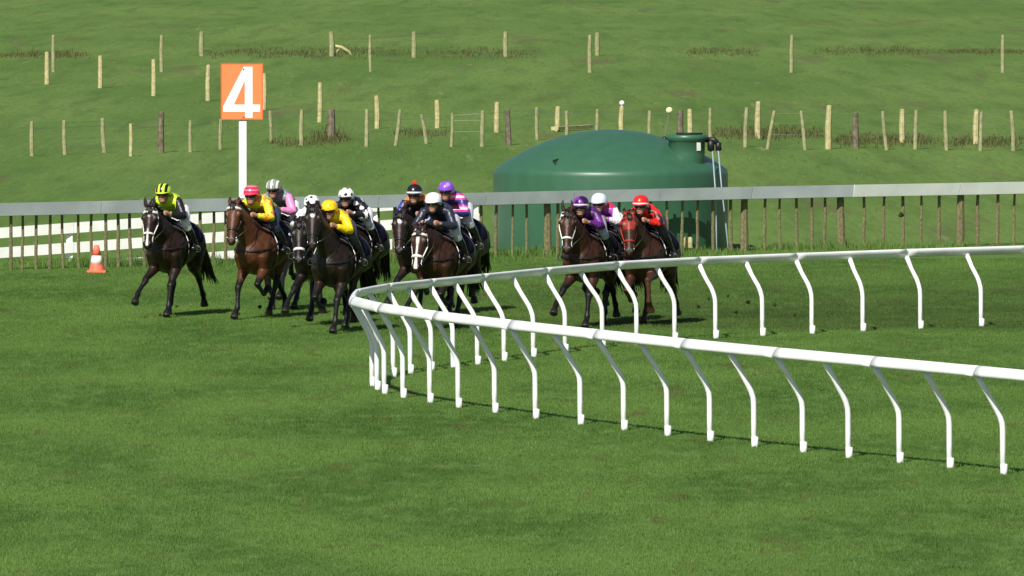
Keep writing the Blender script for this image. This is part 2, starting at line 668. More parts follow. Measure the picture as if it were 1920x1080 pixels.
def rail_profile(n):
    # oval extrusion, leaning out over the course: list of offsets (outward, up)
    pr = []
    for k in range(20):
        a = 2 * PI * k / 20
        u = 0.040 * math.copysign(abs(math.cos(a)) ** 0.85, math.cos(a))
        v = 0.082 * math.copysign(abs(math.sin(a)) ** 0.85, math.sin(a))
        th = R(32)
        u, v = u * .9, v * .9
        pr.append((u * math.cos(th) - v * math.sin(th), u * math.sin(th) + v * math.cos(th)))
    return pr


def sweep(bm, pts, ns, prof, scale=1.0):
    rings = []
    for p, n in zip(pts, ns):
        n = n.normalized()
        rings.append([bm.verts.new(p + n * (u * scale) + Vector((0, 0, v * scale))) for u, v in prof])
    m = len(prof)
    for i in range(len(rings) - 1):
        for k in range(m):
            k2 = (k + 1) % m
            bm.faces.new((rings[i][k], rings[i][k2], rings[i + 1][k2], rings[i + 1][k]))
    bm.faces.new(rings[0])
    bm.faces.new(rings[-1])


rail = thing('running_rail', 'white plastic running rail bending in a hairpin in the foreground, on cranked posts', 'running rail', tuple(feet[nf - 1]))
ro = Vector(feet[nf - 1])
path = [p - ro for p in path]
prof = rail_profile(0)
STEP = 2 * PER
i = 0
while i < len(path) - 1:
    j = min(i + STEP, len(path) - 1)
    bm = bmesh.new()
    seg_ = [path[i].lerp(path[j], k_ / (j - i)).lerp(path[i + k_], .35) for k_ in range(j - i + 1)]
    sweep(bm, seg_, npath[i:j + 1], prof)
    bm_obj('rail_section', bm, M_RAILW, rail, True)
    if j < len(path) - 1:
        bm = bmesh.new()
        d = (path[j] - path[j - 1]).normalized()
        sweep(bm, [path[j] - d * .018, path[j] + d * .018], [npath[j], npath[j]], prof, 1.02)
        bm_obj('rail_joint', bm, M_RAILW, rail)
    i = j
for k, f in enumerate(feet):
    top = tops[k] - ro
    base = f - ro + Vector((random.uniform(-.015, .015), random.uniform(-.03, .03), 0))
    n = norms[k]
    horiz = Vector((top.x - base.x, top.y - base.y, 0))
    z1 = top.z - 0.06
    bm = bmesh.new()
    pts = [base + Vector((0, 0, -0.06)), base + Vector((0, 0, .30)), base + Vector((0, 0, .54)) + horiz * .005, base + Vector((0, 0, .62)) + horiz * .03,
           base + Vector((0, 0, .70)) + horiz * .11, base + Vector((0, 0, .78)) + horiz * .23, base + Vector((0, 0, z1 - .18)) + horiz * .62, base + Vector((0, 0, z1)) + horiz * .94]
    t = Vector((-n.y, n.x, 0))
    tube(bm, pts, [(.034, .035)] * 6 + [(.033, .034), (.033, .042)], side=t, seg=12, cap=.1)
    p = bm_obj('post', bm, M_RAILW, rail, True)
    bm = bmesh.new()
    tube(bm, [base + Vector((0.012, 0, -.05)), base + Vector((0.012, 0, .13))], (.045), side=t, seg=12, cap=.02)
    bm_obj('post_socket', bm, M_RAILW, rail, True)

# ------------------------------------------------------------------ outer fence with tilted board rail
of_line = [(-60, 509), (170, 503), (560, 493), (1000, 481), (1395, 470.5), (1590, 466), (1750, 462.5), (2000, 457)]


def of_y(px):
    for (a, ya), (b, yb) in zip(of_line, of_line[1:]):
        if px <= b:
            return ya + (yb - ya) * (px - a) / (b - a)
    return of_line[-1][1]


of0 = at(900, of_y(900))
ofence = thing('outer_fence', 'long outer rail fence of grey timber palings under a wide pale rail, behind the horses', 'fence', tuple(of0))
bounds = [-40, 180, 420, 700, 900, 1066, 1228, 1400, 1590, 1790, 1990]
rail_top = 1.24


def of_norm(px):
    a, b = at(px - 60, of_y(px - 60)), at(px + 60, of_y(px + 60))
    t = (b - a).normalized()
    return Vector((t.y, -t.x, 0)), t


for a, b in zip(bounds, bounds[1:]):
    bm = bmesh.new()
    rings = []
    n_ = 6
    for i in range(n_ + 1):
        px = a + (b - a) * i / n_
        if i == n_:
            px -= 1.0
        nrm, t = of_norm(px)
        base = at(px, of_y(px)) - of0
        tilt = (0.055, 0.05) if a < 1590 else (0.07, 0.02)
        up = Vector((0, 0, rail_top))
        # board: upper edge stands out over the course, lower edge back at the palings
        A = base + nrm * (0.16 + tilt[0]) + up
        Bq = base + nrm * 0.16 + up + Vector((0, 0, -0.235))
        th = 0.035
        back = Vector((-nrm.x * th, -nrm.y * th, -th * .25))
        rings.append([bm.verts.new(q) for q in (A, Bq, Bq + back, A + back)])
    for i in range(n_):
        for k in range(4):
            k2 = (k + 1) % 4
            bm.faces.new((rings[i][k], rings[i][k2], rings[i + 1][k2], rings[i + 1][k]))
    bm.faces.new(rings[0])
    bm.faces.new(rings[-1])
    bm_obj('board_rail', bm, M_RAIL_SHADE if a < 1590 else M_RAILW, ofence)  # shaded tone along most of the rail, sunlit white at the right end

pxs = []
px = 1578.0
pick = []
x_ = 1622
while x_ < 1985:
    pick.append((x_, 0))
    x_ += 35
for x_ in (1548, 1520, 1491, 1462, 1433, 1370, 1338, 1308, 1279, 1249):
    pick.append((x_, 0))
x_ = 1220.0
while x_ > -30:
    if abs(x_ - 1028) > 16 and abs(x_ - 640) > 12 and abs(x_ - 300) > 12:
        pick.append((x_, 0))
    x_ -= 29 if x_ > 900 else (27 if x_ > 600 else 25.3)
for x_ in (1395, 1578, 1028, 640, 300, 1800):
    pick.append((x_, 1))
rr = random.Random(3)
for x_, big in pick:
    nrm, t = of_norm(x_)
    b0 = at(x_ + rr.uniform(-3, 3) * (0 if big else 1), of_y(x_)) - of0
    w = 0.033 if not big else 0.080
    w *= rr.uniform(.85, 1.15)
    lean = Vector((rr.uniform(-.03, .03), rr.uniform(-.05, .05), 0))
    bm = bmesh.new()
    hh = rail_top - 0.05 - rr.uniform(0, .04)
    kz = rr.uniform(.46, .56)
    pts = [b0 + Vector((0, 0, -.05)), b0 + Vector((0, 0, kz * .6)) + lean * .4 + t * rr.uniform(-.012, .012), b0 + Vector((0, 0, kz)) + lean * .5,
           b0 + Vector((0, 0, kz + .12)) + lean * .6 + t * rr.uniform(-.015, .015), b0 + Vector((0, 0, .93)) + lean * .8, b0 + Vector((0, 0, 1.16)) + lean]
    tube(bm, pts, [(w * .95, w * .8), (w * 1.1, w * .8), (w * 1.05, w * .8), (w, w * .75), (w * .9, w * .7), (w * .85, w * .65)], side=t, seg=8, cap=.2)
    bm_obj('post' if big else 'paling', bm, M_WOOD, ofence)
for a, b in ((-40, 500), (500, 1000), (1000, 1500), (1500, 1990)):
    bm = bmesh.new()
    pts = []
    for i in range(9):
        px = a + (b - a) * i / 8
        nrm, t = of_norm(px)
        pts.append(at(px, of_y(px)) - of0 + nrm * .09 + Vector((0, 0, 1.11)))
    tube(bm, pts, (.04, .045), side=(0, 0, 1), seg=6, cap=0)
    bm_obj('stringer', bm, M_WOODD, ofence)

# ------------------------------------------------------------------ white plank fence behind it
wf0x = (60 - 960) / FPX * 203
wfence = thing('plank_fence', 'white painted plank fence of three wide boards behind the outer fence at left', 'fence', (wf0x, white_fence_line(wf0x)[0], -0.6))
W0 = Vector(wfence.location)
xa, xb = -10.4, -0.66
nsp = 5
cuts = [xa + (xb - xa) * i / nsp for i in range(nsp + 1)]
for a, b in zip(cuts, cuts[1:]):
    pa, za = white_fence_line(a)
    pb, zb = white_fence_line(b)
    A, B = Vector((a, pa, za)), Vector((b - .01, pb, zb))
    t = (B - A).normalized()
    ang = math.atan2(B.y - A.y, B.x - A.x)
    for hgt in (1.06, .68, .30):
        bm = bmesh.new()
        nrm = Vector((t.y, -t.x, 0))
        rings = []
        for P in (A, B):
            P = P - W0 + nrm * .07 + Vector((0, 0, hgt))
            rings.append([bm.verts.new(P + Vector((0, 0, -.10))), bm.verts.new(P + Vector((0, 0, .10))), bm.verts.new(P - nrm * .03 + Vector((0, 0, .10))), bm.verts.new(P - nrm * .03 + Vector((0, 0, -.10)))])
        for k in range(4):
            bm.faces.new((rings[0][k], rings[0][(k + 1) % 4], rings[1][(k + 1) % 4], rings[1][k]))
        bm.faces.new(rings[0])
        bm.faces.new(rings[1])
        bm_obj('plank', bm, M_WHITE, wfence)
for a in cuts:
    pa, za = white_fence_line(a)
    bm = bmesh.new()
    box(bm, Vector((a - .06, pa, za)) - W0 + Vector((0, .02, .50)), (.12, .10, 1.28))
    bm_obj('post', bm, M_WHITE, wfence)

# ------------------------------------------------------------------ the 4 marker
P4 = atd(455, 200.4, 0)
sx = 0
sign = thing('furlong_marker', 'tall white post carrying an orange square board with a white 4', 'sign', (P4.x, P4.y, hz(P4.x, P4.y)))


def zpix(py, dist):
    d = ray(960, py)
    return CAM_H + d.z / d.y * dist


zb, zt = zpix(223, 200.4), zpix(120, 200.4)
wd = 80 / FPX * 200.4
yaw4 = R(6)
z0 = sign.location.z
bm = bmesh.new()
box(bm, (0.0, 0.06, (zb - z0) / 2 + .35), (.14, .09, (zb - z0) + .7))
bm_obj('pole', bm, M_WHITE, sign)
bm = bmesh.new()
box(bm, (-.015, 0, (zb + zt) / 2 - z0), (wd * .95, .022, zt - zb))
bm_obj('board', bm, M_ORANGE, sign)
bm = bmesh.new()
hh = (zt - zb)
cz = (zb + zt) / 2 - z0
for (bx, bz, w_, h_) in ((-.015, cz + hh / 2 + .008, wd * .95 + .03, .016), (-.015, cz - hh / 2 - .008, wd * .95 + .03, .016), (-.015 - wd * .475 - .008, cz, .016, hh), (-.015 + wd * .475 + .008, cz, .016, hh)):
    box(bm, (bx, -.001, bz), (w_, .03, h_))
bm_obj('board_frame', bm, M_ORANGE_D, sign)
# figure 4 : photo pixels -> board metres
def q(px, py):
    return ((px - 453.5) / FPX * 200.4, zpix(py, 200.4) - z0)


bm = bmesh.new()
outer = [(455.5, 125), (472, 125), (472, 196), (486, 196), (486, 209.5), (472, 209.5), (472, 221), (458, 221), (458, 209.5), (417, 209.5), (417, 199)]
inner = [(457.5, 151), (457.5, 196), (437, 196)]
polys = [[(455.5, 125), (472, 125), (472, 196), (457.5, 196), (457.5, 151), (437, 196), (417, 199)], [(417, 199), (437, 196), (457.5, 196), (472, 196), (486, 196), (486, 209.5), (472, 209.5), (458, 209.5), (417, 209.5)],
         [(458, 209.5), (472, 209.5), (472, 221), (458, 221)]]
for pl in polys:
    vs = [bm.verts.new((*(lambda t: (t[0], -.0145, t[1]))(q(*p)),)) for p in pl]
    fr = bm.faces.new(vs)
    ex = bmesh.ops.extrude_face_region(bm, geom=[fr])
    for v in ex['geom']:
        if isinstance(v, bmesh.types.BMVert):
            v.co.y += .006
bmesh.ops.remove_doubles(bm, verts=bm.verts, dist=.0005)
bm_obj('numeral', bm, M_WHITE, sign)
for (ux, uz) in ((.015, zt - z0 - .10), (.015, zb - z0 + .035)):
    bm = bmesh.new()
    lathe(bm, [(.016, -.006), (.016, .0), (.008, .004)], c=(ux + .0, -.018, uz), seg=12, axis=Matrix.Rotation(PI / 2, 3, 'X'))
    bm_obj('bolt', bm, M_IRON, sign)
sign.rotation_euler = (0, 0, R(3))

# ------------------------------------------------------------------ traffic cone
pc = at(181, 511)
cone = thing('traffic_cone', 'orange and white traffic cone on the turf beside the outer fence', 'traffic cone', tuple(pc))
bm = bmesh.new()
box(bm, (0, 0, .02), (.34, .34, .04))
lathe(bm, [(.135, .04), (.115, .15)], seg=24)
bm_obj('base', bm, M_CONE, cone)
bm = bmesh.new()
lathe(bm, [(.117, .15), (.085, .31)], seg=24)
bm_obj('reflective_band', bm, M_CONEW, cone, True)
bm = bmesh.new()
lathe(bm, [(.085, .31), (.045, .49), (.03, .50)], seg=24)
bm_obj('tip', bm, M_CONE, cone, True)

# ------------------------------------------------------------------ green water tank
M_TANK, nt, b = mat_new('green_tank_plastic')
b.inputs['Base Color'].default_value = (0.014, 0.098, 0.048, 1)
b.inputs['Roughness'].default_value = 0.40
b.inputs['Specular IOR Level'].default_value = 0.5
tc = nt.nodes.new('ShaderNodeTexCoord')
nz = nt.nodes.new('ShaderNodeTexNoise')
nz.inputs['Scale'].default_value = 0.9
nz.inputs['Detail'].default_value = 5
mp_ = nt.nodes.new('ShaderNodeMapping')
mp_.inputs['Scale'].default_value = (5, 5, .7)
nt.links.new(tc.outputs['Object'], mp_.inputs[0])
nt.links.new(mp_.outputs[0], nz.inputs[0])
mx = nt.nodes.new('ShaderNodeMix')
mx.data_type = 'RGBA'
mx.inputs['A'].default_value = (0.026, 0.094, 0.050, 1)
mx.inputs['B'].default_value = (0.042, 0.126, 0.068, 1)
nt.links.new(nz.outputs['Fac'], mx.inputs['Factor'])
nt.links.new(mx.outputs['Result'], b.inputs['Base Color'])
TD = 206.0
pt = atd(1145, TD)
tr = 220 / FPX * TD
tank = thing('water_tank', 'big dark green domed plastic water tank behind the outer fence', 'water tank', (pt.x, pt.y, 0))
zs_, zd_ = zpix(316, TD), zpix(243, TD)
bm = bmesh.new()
prof_ = [(tr * .995, -.05), (tr * .995, .02), (tr, .10), (tr, .5), (tr * 1.001, 1.0), (tr, zs_ - .10), (tr * .997, zs_ - .04), (tr * .985, zs_), (tr * .965, zs_ + .035)]
for i in range(1, 24):
    rr_ = .965 * (1 - i / 23)
    prof_.append((tr * rr_, zs_ + .035 + (zd_ - zs_ - .035) * (1 - (rr_ / .965) ** 2.05)))
lathe(bm, prof_, seg=96)
bm_obj('shell', bm, M_TANK, tank, True)


def tp(px, py, dist):      # photo pixel at a distance, in tank space
    p = atd(px, dist, zpix(py, dist))
    return p - Vector(tank.location)


tz = zpix(250, TD)
c = tp(1288, 300, TD - .9)
bm = bmesh.new()
lathe(bm, [(.33, .75), (.345, zd_ - .45), (.35, zpix(262, TD) - 0), (.40, zpix(259, TD)), (.40, tz - .02), (.36, tz)], c=(c.x, c.y, 0), seg=40)
bm_obj('inlet_turret', bm, M_TANK, tank, True)
bm = bmesh.new()
lathe(bm, [(.24, tz + .002), (.26, tz + .012), (.26, tz + .03), (.10, tz + .035)], c=(c.x + .05, c.y, 0), seg=28)
bm_obj('lid', bm, M_BLACK, tank)
bm = bmesh.new()
l0 = tp(1310, 272, TD - .9)
ang_ = math.asin(max(-1, min(1, (l0.x - c.x) / .36)))
lx = c.x + .356 * math.sin(ang_)
ly = c.y - .356 * math.cos(ang_)
box(bm, (lx, ly, zpix(272, TD)), (.09, .01, .16), Matrix.Rotation(ang_, 3, 'Z'))
bm_obj('label_plate', bm, M_WHITE, tank)
bm = bmesh.new()
f0 = tp(1333, 268, TD - .9)
tube(bm, [f0 + Vector((-.12, .1, .06)), f0 + Vector((.06, 0, .06)), f0 + Vector((.12, 0, 0))], .055, seg=10)
tube(bm, [f0 + Vector((.0, 0, .03)), f0 + Vector((.0, 0, -.14))], .07, seg=10)
tube(bm, [f0 + Vector((.14, 0, .0)), f0 + Vector((.15, 0, -.14))], .06, seg=10)
bm_obj('pipe_fitting', bm, M_BLACK, tank, True)
M_PIPE = plain('pale_blue_pipe', (0.26, 0.33, 0.38), 0.4, 0.4)
bm = bmesh.new()
tube(bm, [tp(1336, 284, TD - 1.1), tp(1341, 350, TD - 1.45), tp(1343, 420, TD - 1.6), tp(1344, 470, TD - 1.7)], .015, seg=8)
bm_obj('pipe', bm, M_PIPE, tank, True)
bm = bmesh.new()
tube(bm, [tp(1347, 283, TD - 1.0), tp(1353, 350, TD - 1.2), tp(1361, 420, TD - 1.3), tp(1366, 470, TD - 1.4)], .015, seg=8)
bm_obj('pipe', bm, M_PIPE, tank, True)
bm = bmesh.new()
g0 = tp(1246, 262, TD - .3)
tube(bm, [g0 + Vector((0, 0, -.1)), g0 + Vector((0, 0, .05))], [.06, .045], seg=10)
bm_obj('gauge_socket', bm, M_BLACK, tank, True)
bm = bmesh.new()
g1 = tp(1255, 212, TD - .3)
tube(bm, [g0 + Vector((0, 0, .03)), g1], .010, seg=6)
gr_ = bm_obj('gauge_rod', bm, M_WIRE, tank)
bm = bmesh.new()
bmesh.ops.create_icosphere(bm, subdivisions=3, radius=.065, matrix=Matrix.Translation(tp(1255, 207, TD - .3)))
bm_obj('gauge_ball', bm, plain('pale_yellow_ball', (0.75, 0.75, 0.38), .4), tank, True)
# small dark moulding on the dome
bm = bmesh.new()
def dome_pt(px, py):
    for k in range(400):
        D = TD - tr + k * .01
        p = tp(px, py, D)
        r_ = math.hypot(p.x, p.y)
        if r_ < tr * .965 and p.z < zs_ + .035 + (zd_ - zs_ - .035) * (1 - (r_ / tr / .965) ** 2.05):
            return p
    return tp(px, py, TD)
m1, m2, m3 = dome_pt(1047, 299), dome_pt(1040, 303), dome_pt(1042, 310)
tube(bm, [m1, m2, m3], [.02, .045, .012], seg=8)
bm_obj('moulding', bm, M_BLACK, tank, True)
bm = bmesh.new()
v0 = tp(1290, 455, TD - tr * .78)
box(bm, (v0.x, v0.y - .03, v0.z), (.16, .12, .22))
bmesh.ops.bevel(bm, geom=bm.edges, offset=.015, segments=2, affect='EDGES')
bm_obj('outlet_box', bm, M_WOODP, tank)

# long plank on the far side of the tank
bm = bmesh.new()
pA, pB = onground(1040, 247), onground(1106, 243)
bm_ = (pB - pA)
mid = (pA + pB) / 2
box(bm, (0, 0, .09), (bm_.length, .22, .10), Matrix.Rotation(math.atan2(bm_.y, bm_.x), 3, 'Z'))
pk = bm_obj('timber_beam', bm, M_WOODP)
pk.location = mid
pk['label'] = 'pale sawn timber beam lying in the pasture just over the top of the tank'
pk['category'] = 'timber'


# ------------------------------------------------------------------ pasture fences
def pasture_fence(name_label, posts, gr=None, wires=(.4, .7, 1.0), wire_on=True):
    base = onground(posts[0][0], posts[0][3])
    f = thing('pasture_fence', name_label, 'fence', tuple(base), group=None)
    tips = []
    for (bx, tx, ty, by, w, mt, nm) in posts:
        P = onground(bx, by)
        s = FPX / P.y
        H = (by - ty) / s
        W = w / s / 2
        top = P + Vector(((tx - bx) / s, 0, H))
        bm = bmesh.new()
        midp = (P + top) / 2 + Vector((random.uniform(-.02, .02), 0, 0))
        tube(bm, [P - base + Vector((0, 0, -.08)), midp - base, top - base], [(W, W), (W, W * .9), (W * .85, W * .8)], side=(1, 0, 0), seg=8, cap=.3)
        bm_obj(nm, bm, mt, f)
        tips.append((P, top))
    if wire_on:
        for hgt in wires:
            bm = bmesh.new()
            pts = [P.lerp(T, min(.93, hgt / max(.5, (T - P).length))) - base for P, T in tips]
            tube(bm, pts, .003, side=(0, 0, 1), seg=4, cap=0)
            bm_obj('wire', bm, M_WIRE, f)
    return f


# near wire fence: battens and posts
B = 'batten'
near_row = [(60, 60, 228, 292, 8, M_BATTEN, B), (122, 120, 226, 290, 8, M_BATTEN, B)]
near_row += [(196, 192, 222, 286, 8, M_BATTEN, B), (245, 245, 232, 293, 7, M_WOODP, B), (302, 303, 210, 286, 12, M_WOODD, 'post'), (357, 357, 226, 285, 7, M_BATTEN, B),
             (413, 414, 224, 280, 7, M_BATTEN, B), (509, 506, 208, 266, 7, M_BATTEN, B), (565, 566, 206, 273, 8, M_BATTEN, B), (621, 621, 205, 258, 16, M_WOODD, 'post'),
             (687, 688, 205, 275, 8, M_BATTEN, B), (741, 750, 206, 273, 7, M_BATTEN, B), (800, 790, 215, 270, 7, M_BATTEN, B), (846, 848, 212, 275, 6, M_BATTEN, B),
             (904, 905, 208, 275, 8, M_BATTEN, B), (954, 951, 206, 272, 11, M_WOODD, 'post'), (1007, 1006, 202, 262, 7, M_BATTEN, B), (1062, 1062, 208, 262, 7, M_BATTEN, B),
             (1117, 1120, 205, 265, 7, M_BATTEN, B), (1218, 1218, 208, 268, 7, M_BATTEN, B), (1276, 1276, 208, 268, 12, M_WOODD, 'post'), (1332, 1332, 203, 270, 7, M_BATTEN, B),
             (1397, 1400, 202, 276, 8, M_BATTEN, B), (1438, 1452, 208, 280, 7, M_BATTEN, B), (1510, 1502, 208, 281, 7, M_BATTEN, B), (1605, 1604, 212, 278, 12, M_WOODD, 'post'),
             (1663, 1655, 209, 281, 7, M_BATTEN, B), (1716, 1718, 207, 280, 8, M_BATTEN, B), (1775, 1772, 208, 282, 8, M_BATTEN, B), (1838, 1840, 210, 283, 7, M_BATTEN, B), (1900, 1896, 208, 283, 8, M_BATTEN, B)]
pasture_fence('nearer wire fence across the pasture with thin leaning battens and dark old posts', near_row)
p_ = 'post'
mid_row = [(-10, -10, 92, 150, 9, M_WOODP, p_), (88, 88, 98, 158, 9, M_WOODP, p_), (188, 188, 105, 165, 9, M_WOODP, p_), (288, 288, 112, 180, 9, M_WOODP, p_), (390, 391, 122, 189, 9, M_WOODP, p_), (495, 495, 138, 206, 9, M_WOODP, p_), (599, 600, 155, 229, 9, M_WOODP, p_),
           (707, 706, 180, 241, 10, M_WOODP, p_), (820, 819, 188, 240, 10, M_WOODP, p_), (931, 932, 192, 248, 10, M_WOODP, p_), (1045, 1046, 200, 246, 10, M_WOODP, p_),
           (1165, 1166, 200, 252, 10, M_WOODP, p_), (1294, 1293, 205, 258, 10, M_WOODP, p_), (1421, 1422, 191, 261, 11, M_WOODP, p_), (1553, 1555, 198, 280, 12, M_WOODP, p_), (1692, 1692, 205, 268, 11, M_WOODP, p_), (1830, 1831, 206, 270, 11, M_WOODP, p_)]
mf = pasture_fence('middle pasture fence of stout pale timber posts crossing behind the orange 4 board', mid_row, wire_on=False)
far_row = [(100, 100, 66, 135, 7, M_BATTEN, p_), (303, 303, 66, 135, 7, M_BATTEN, p_), (500, 500, 66, 134, 6, M_BATTEN, p_), (695, 694, 66, 134, 6, M_BATTEN, p_), (900, 900, 67, 134, 6, M_BATTEN, p_), (1106, 1106, 66, 136, 8, M_BATTEN, p_), (1298, 1298, 66, 136, 6, M_BATTEN, p_), (1484, 1485, 66, 136, 7, M_BATTEN, p_), (1690, 1690, 66, 136, 7, M_BATTEN, p_), (1880, 1880, 66, 136, 7, M_BATTEN, p_)]
far_row = [r_ for r_ in far_row if r_[0] in (100, 303, 695, 1106, 1484, 1880)]
pasture_fence('farthest pasture fence with widely spaced slim posts near the top of the view', far_row, wire_on=False)
# stubs just at the top of the frame
stub_row = [(378, 378, 60, 105, 9, M_BATTEN, p_), (622, 621, 60, 106, 10, M_BATTEN, p_), (776, 776, 60, 108, 9, M_BATTEN, p_), (948, 948, 60, 107, 9, M_BATTEN, p_), (1120, 1120, 62, 104, 9, M_BATTEN, p_)]
pasture_fence('short run of posts standing in brown scrub at the top of the pasture', stub_row, wire_on=False)
# white ball insulator on the middle fence post
bp_ = onground(1165, 252)
s_ = FPX / bp_.y
bm = bmesh.new()
bmesh.ops.create_icosphere(bm, subdivisions=3, radius=5 / s_, matrix=Matrix.Translation((0, 0, .04)))
tube(bm, [(0, 0, -.09), (0, 0, .02)], .03, seg=8)
bo = bm_obj('marker_ball', bm, M_WHITE, None, True)
bo.location = bp_ + Vector((1 / s_, 0, (252 - 196) / s_))
bo['label'] = 'small white ball on top of the fence post left of the yellow gauge ball'
bo['category'] = 'marker'
# fallen branch at the top edge
bm = bmesh.new()
fb = onground(640, 106)
tube(bm, [(-.35, 0, .45), (0, 0, .38), (.30, .1, .2), (.42, .1, .02)], [.05, .07, .06, .03], seg=8)
tube(bm, [(-.05, 0, .38), (-.25, .2, .1), (-.3, .2, -.02)], [.05, .04, .03], seg=6)
fo = bm_obj('fallen_branch', bm, M_WOODP, None, True)
fo.location = fb
fo['label'] = 'pale bent dead branch lying in scrub at the top of the pasture'
fo['category'] = 'branch'

# ------------------------------------------------------------------ horses
TORSO = [(-.90, 1.37, .06, .12), (-.86, 1.34, .13, .20), (-.78, 1.31, .195, .265), (-.65, 1.295, .245, .305), (-.48, 1.295, .27, .315), (-.28, 1.265, .262, .285),
         (-.05, 1.235, .285, .30), (.15, 1.215, .285, .325), (.32, 1.215, .262, .36), (.46, 1.215, .235, .365), (.58, 1.20, .215, .31), (.68, 1.19, .18, .235), (.77, 1.18, .12, .14)]


def tsec(x):
    for a, b in zip(TORSO, TORSO[1:]):
        if x <= b[0]:
            t = max(0, (x - a[0]) / (b[0] - a[0]))
            return [a[i] + (b[i] - a[i]) * t for i in (1, 2, 3)]
    return list(TORSO[-1][1:])


def ik(A, T, l1, l2, sgn):
    """two bones in the xz plane, knee on the sgn side"""
    d = Vector((T[0] - A[0], T[1] - A[1]))
    L = d.length
    m = (l1 + l2) * .995
    if L > m:
        d *= m / L
        L = m
    a = math.acos(max(-1, min(1, (l1 * l1 + L * L - l2 * l2) / (2 * l1 * L))))
    base = math.atan2(d.y, d.x)
    k = (A[0] + l1 * math.cos(base + sgn * a), A[1] + l1 * math.sin(base + sgn * a))
    return k, (A[0] + d.x, A[1] + d.y)


FORE = {'reach': ((.64, 0.570), 55), 'stance': ((.36, 0.415), 50), 'push': ((-.34, 0.435), 35), 'fold': ((.08, 0.62), -115), 'swing': ((.42, 0.62), -45)}
HIND = {'reach': (66, (.10, 0.450), 45), 'stance': (52, (-.18, 0.415), 50), 'push': (14, (-1.10, .50), -25), 'fold': (38, (-.70, 0.770), -75), 'swing': (60, (-.22, 0.670), -20)}
DROP = .20       # how far the trunk sinks between the legs at full gallop
SPREAD = {'reach': .235, 'stance': .13, 'push': .14, 'fold': .15, 'swing': .17}


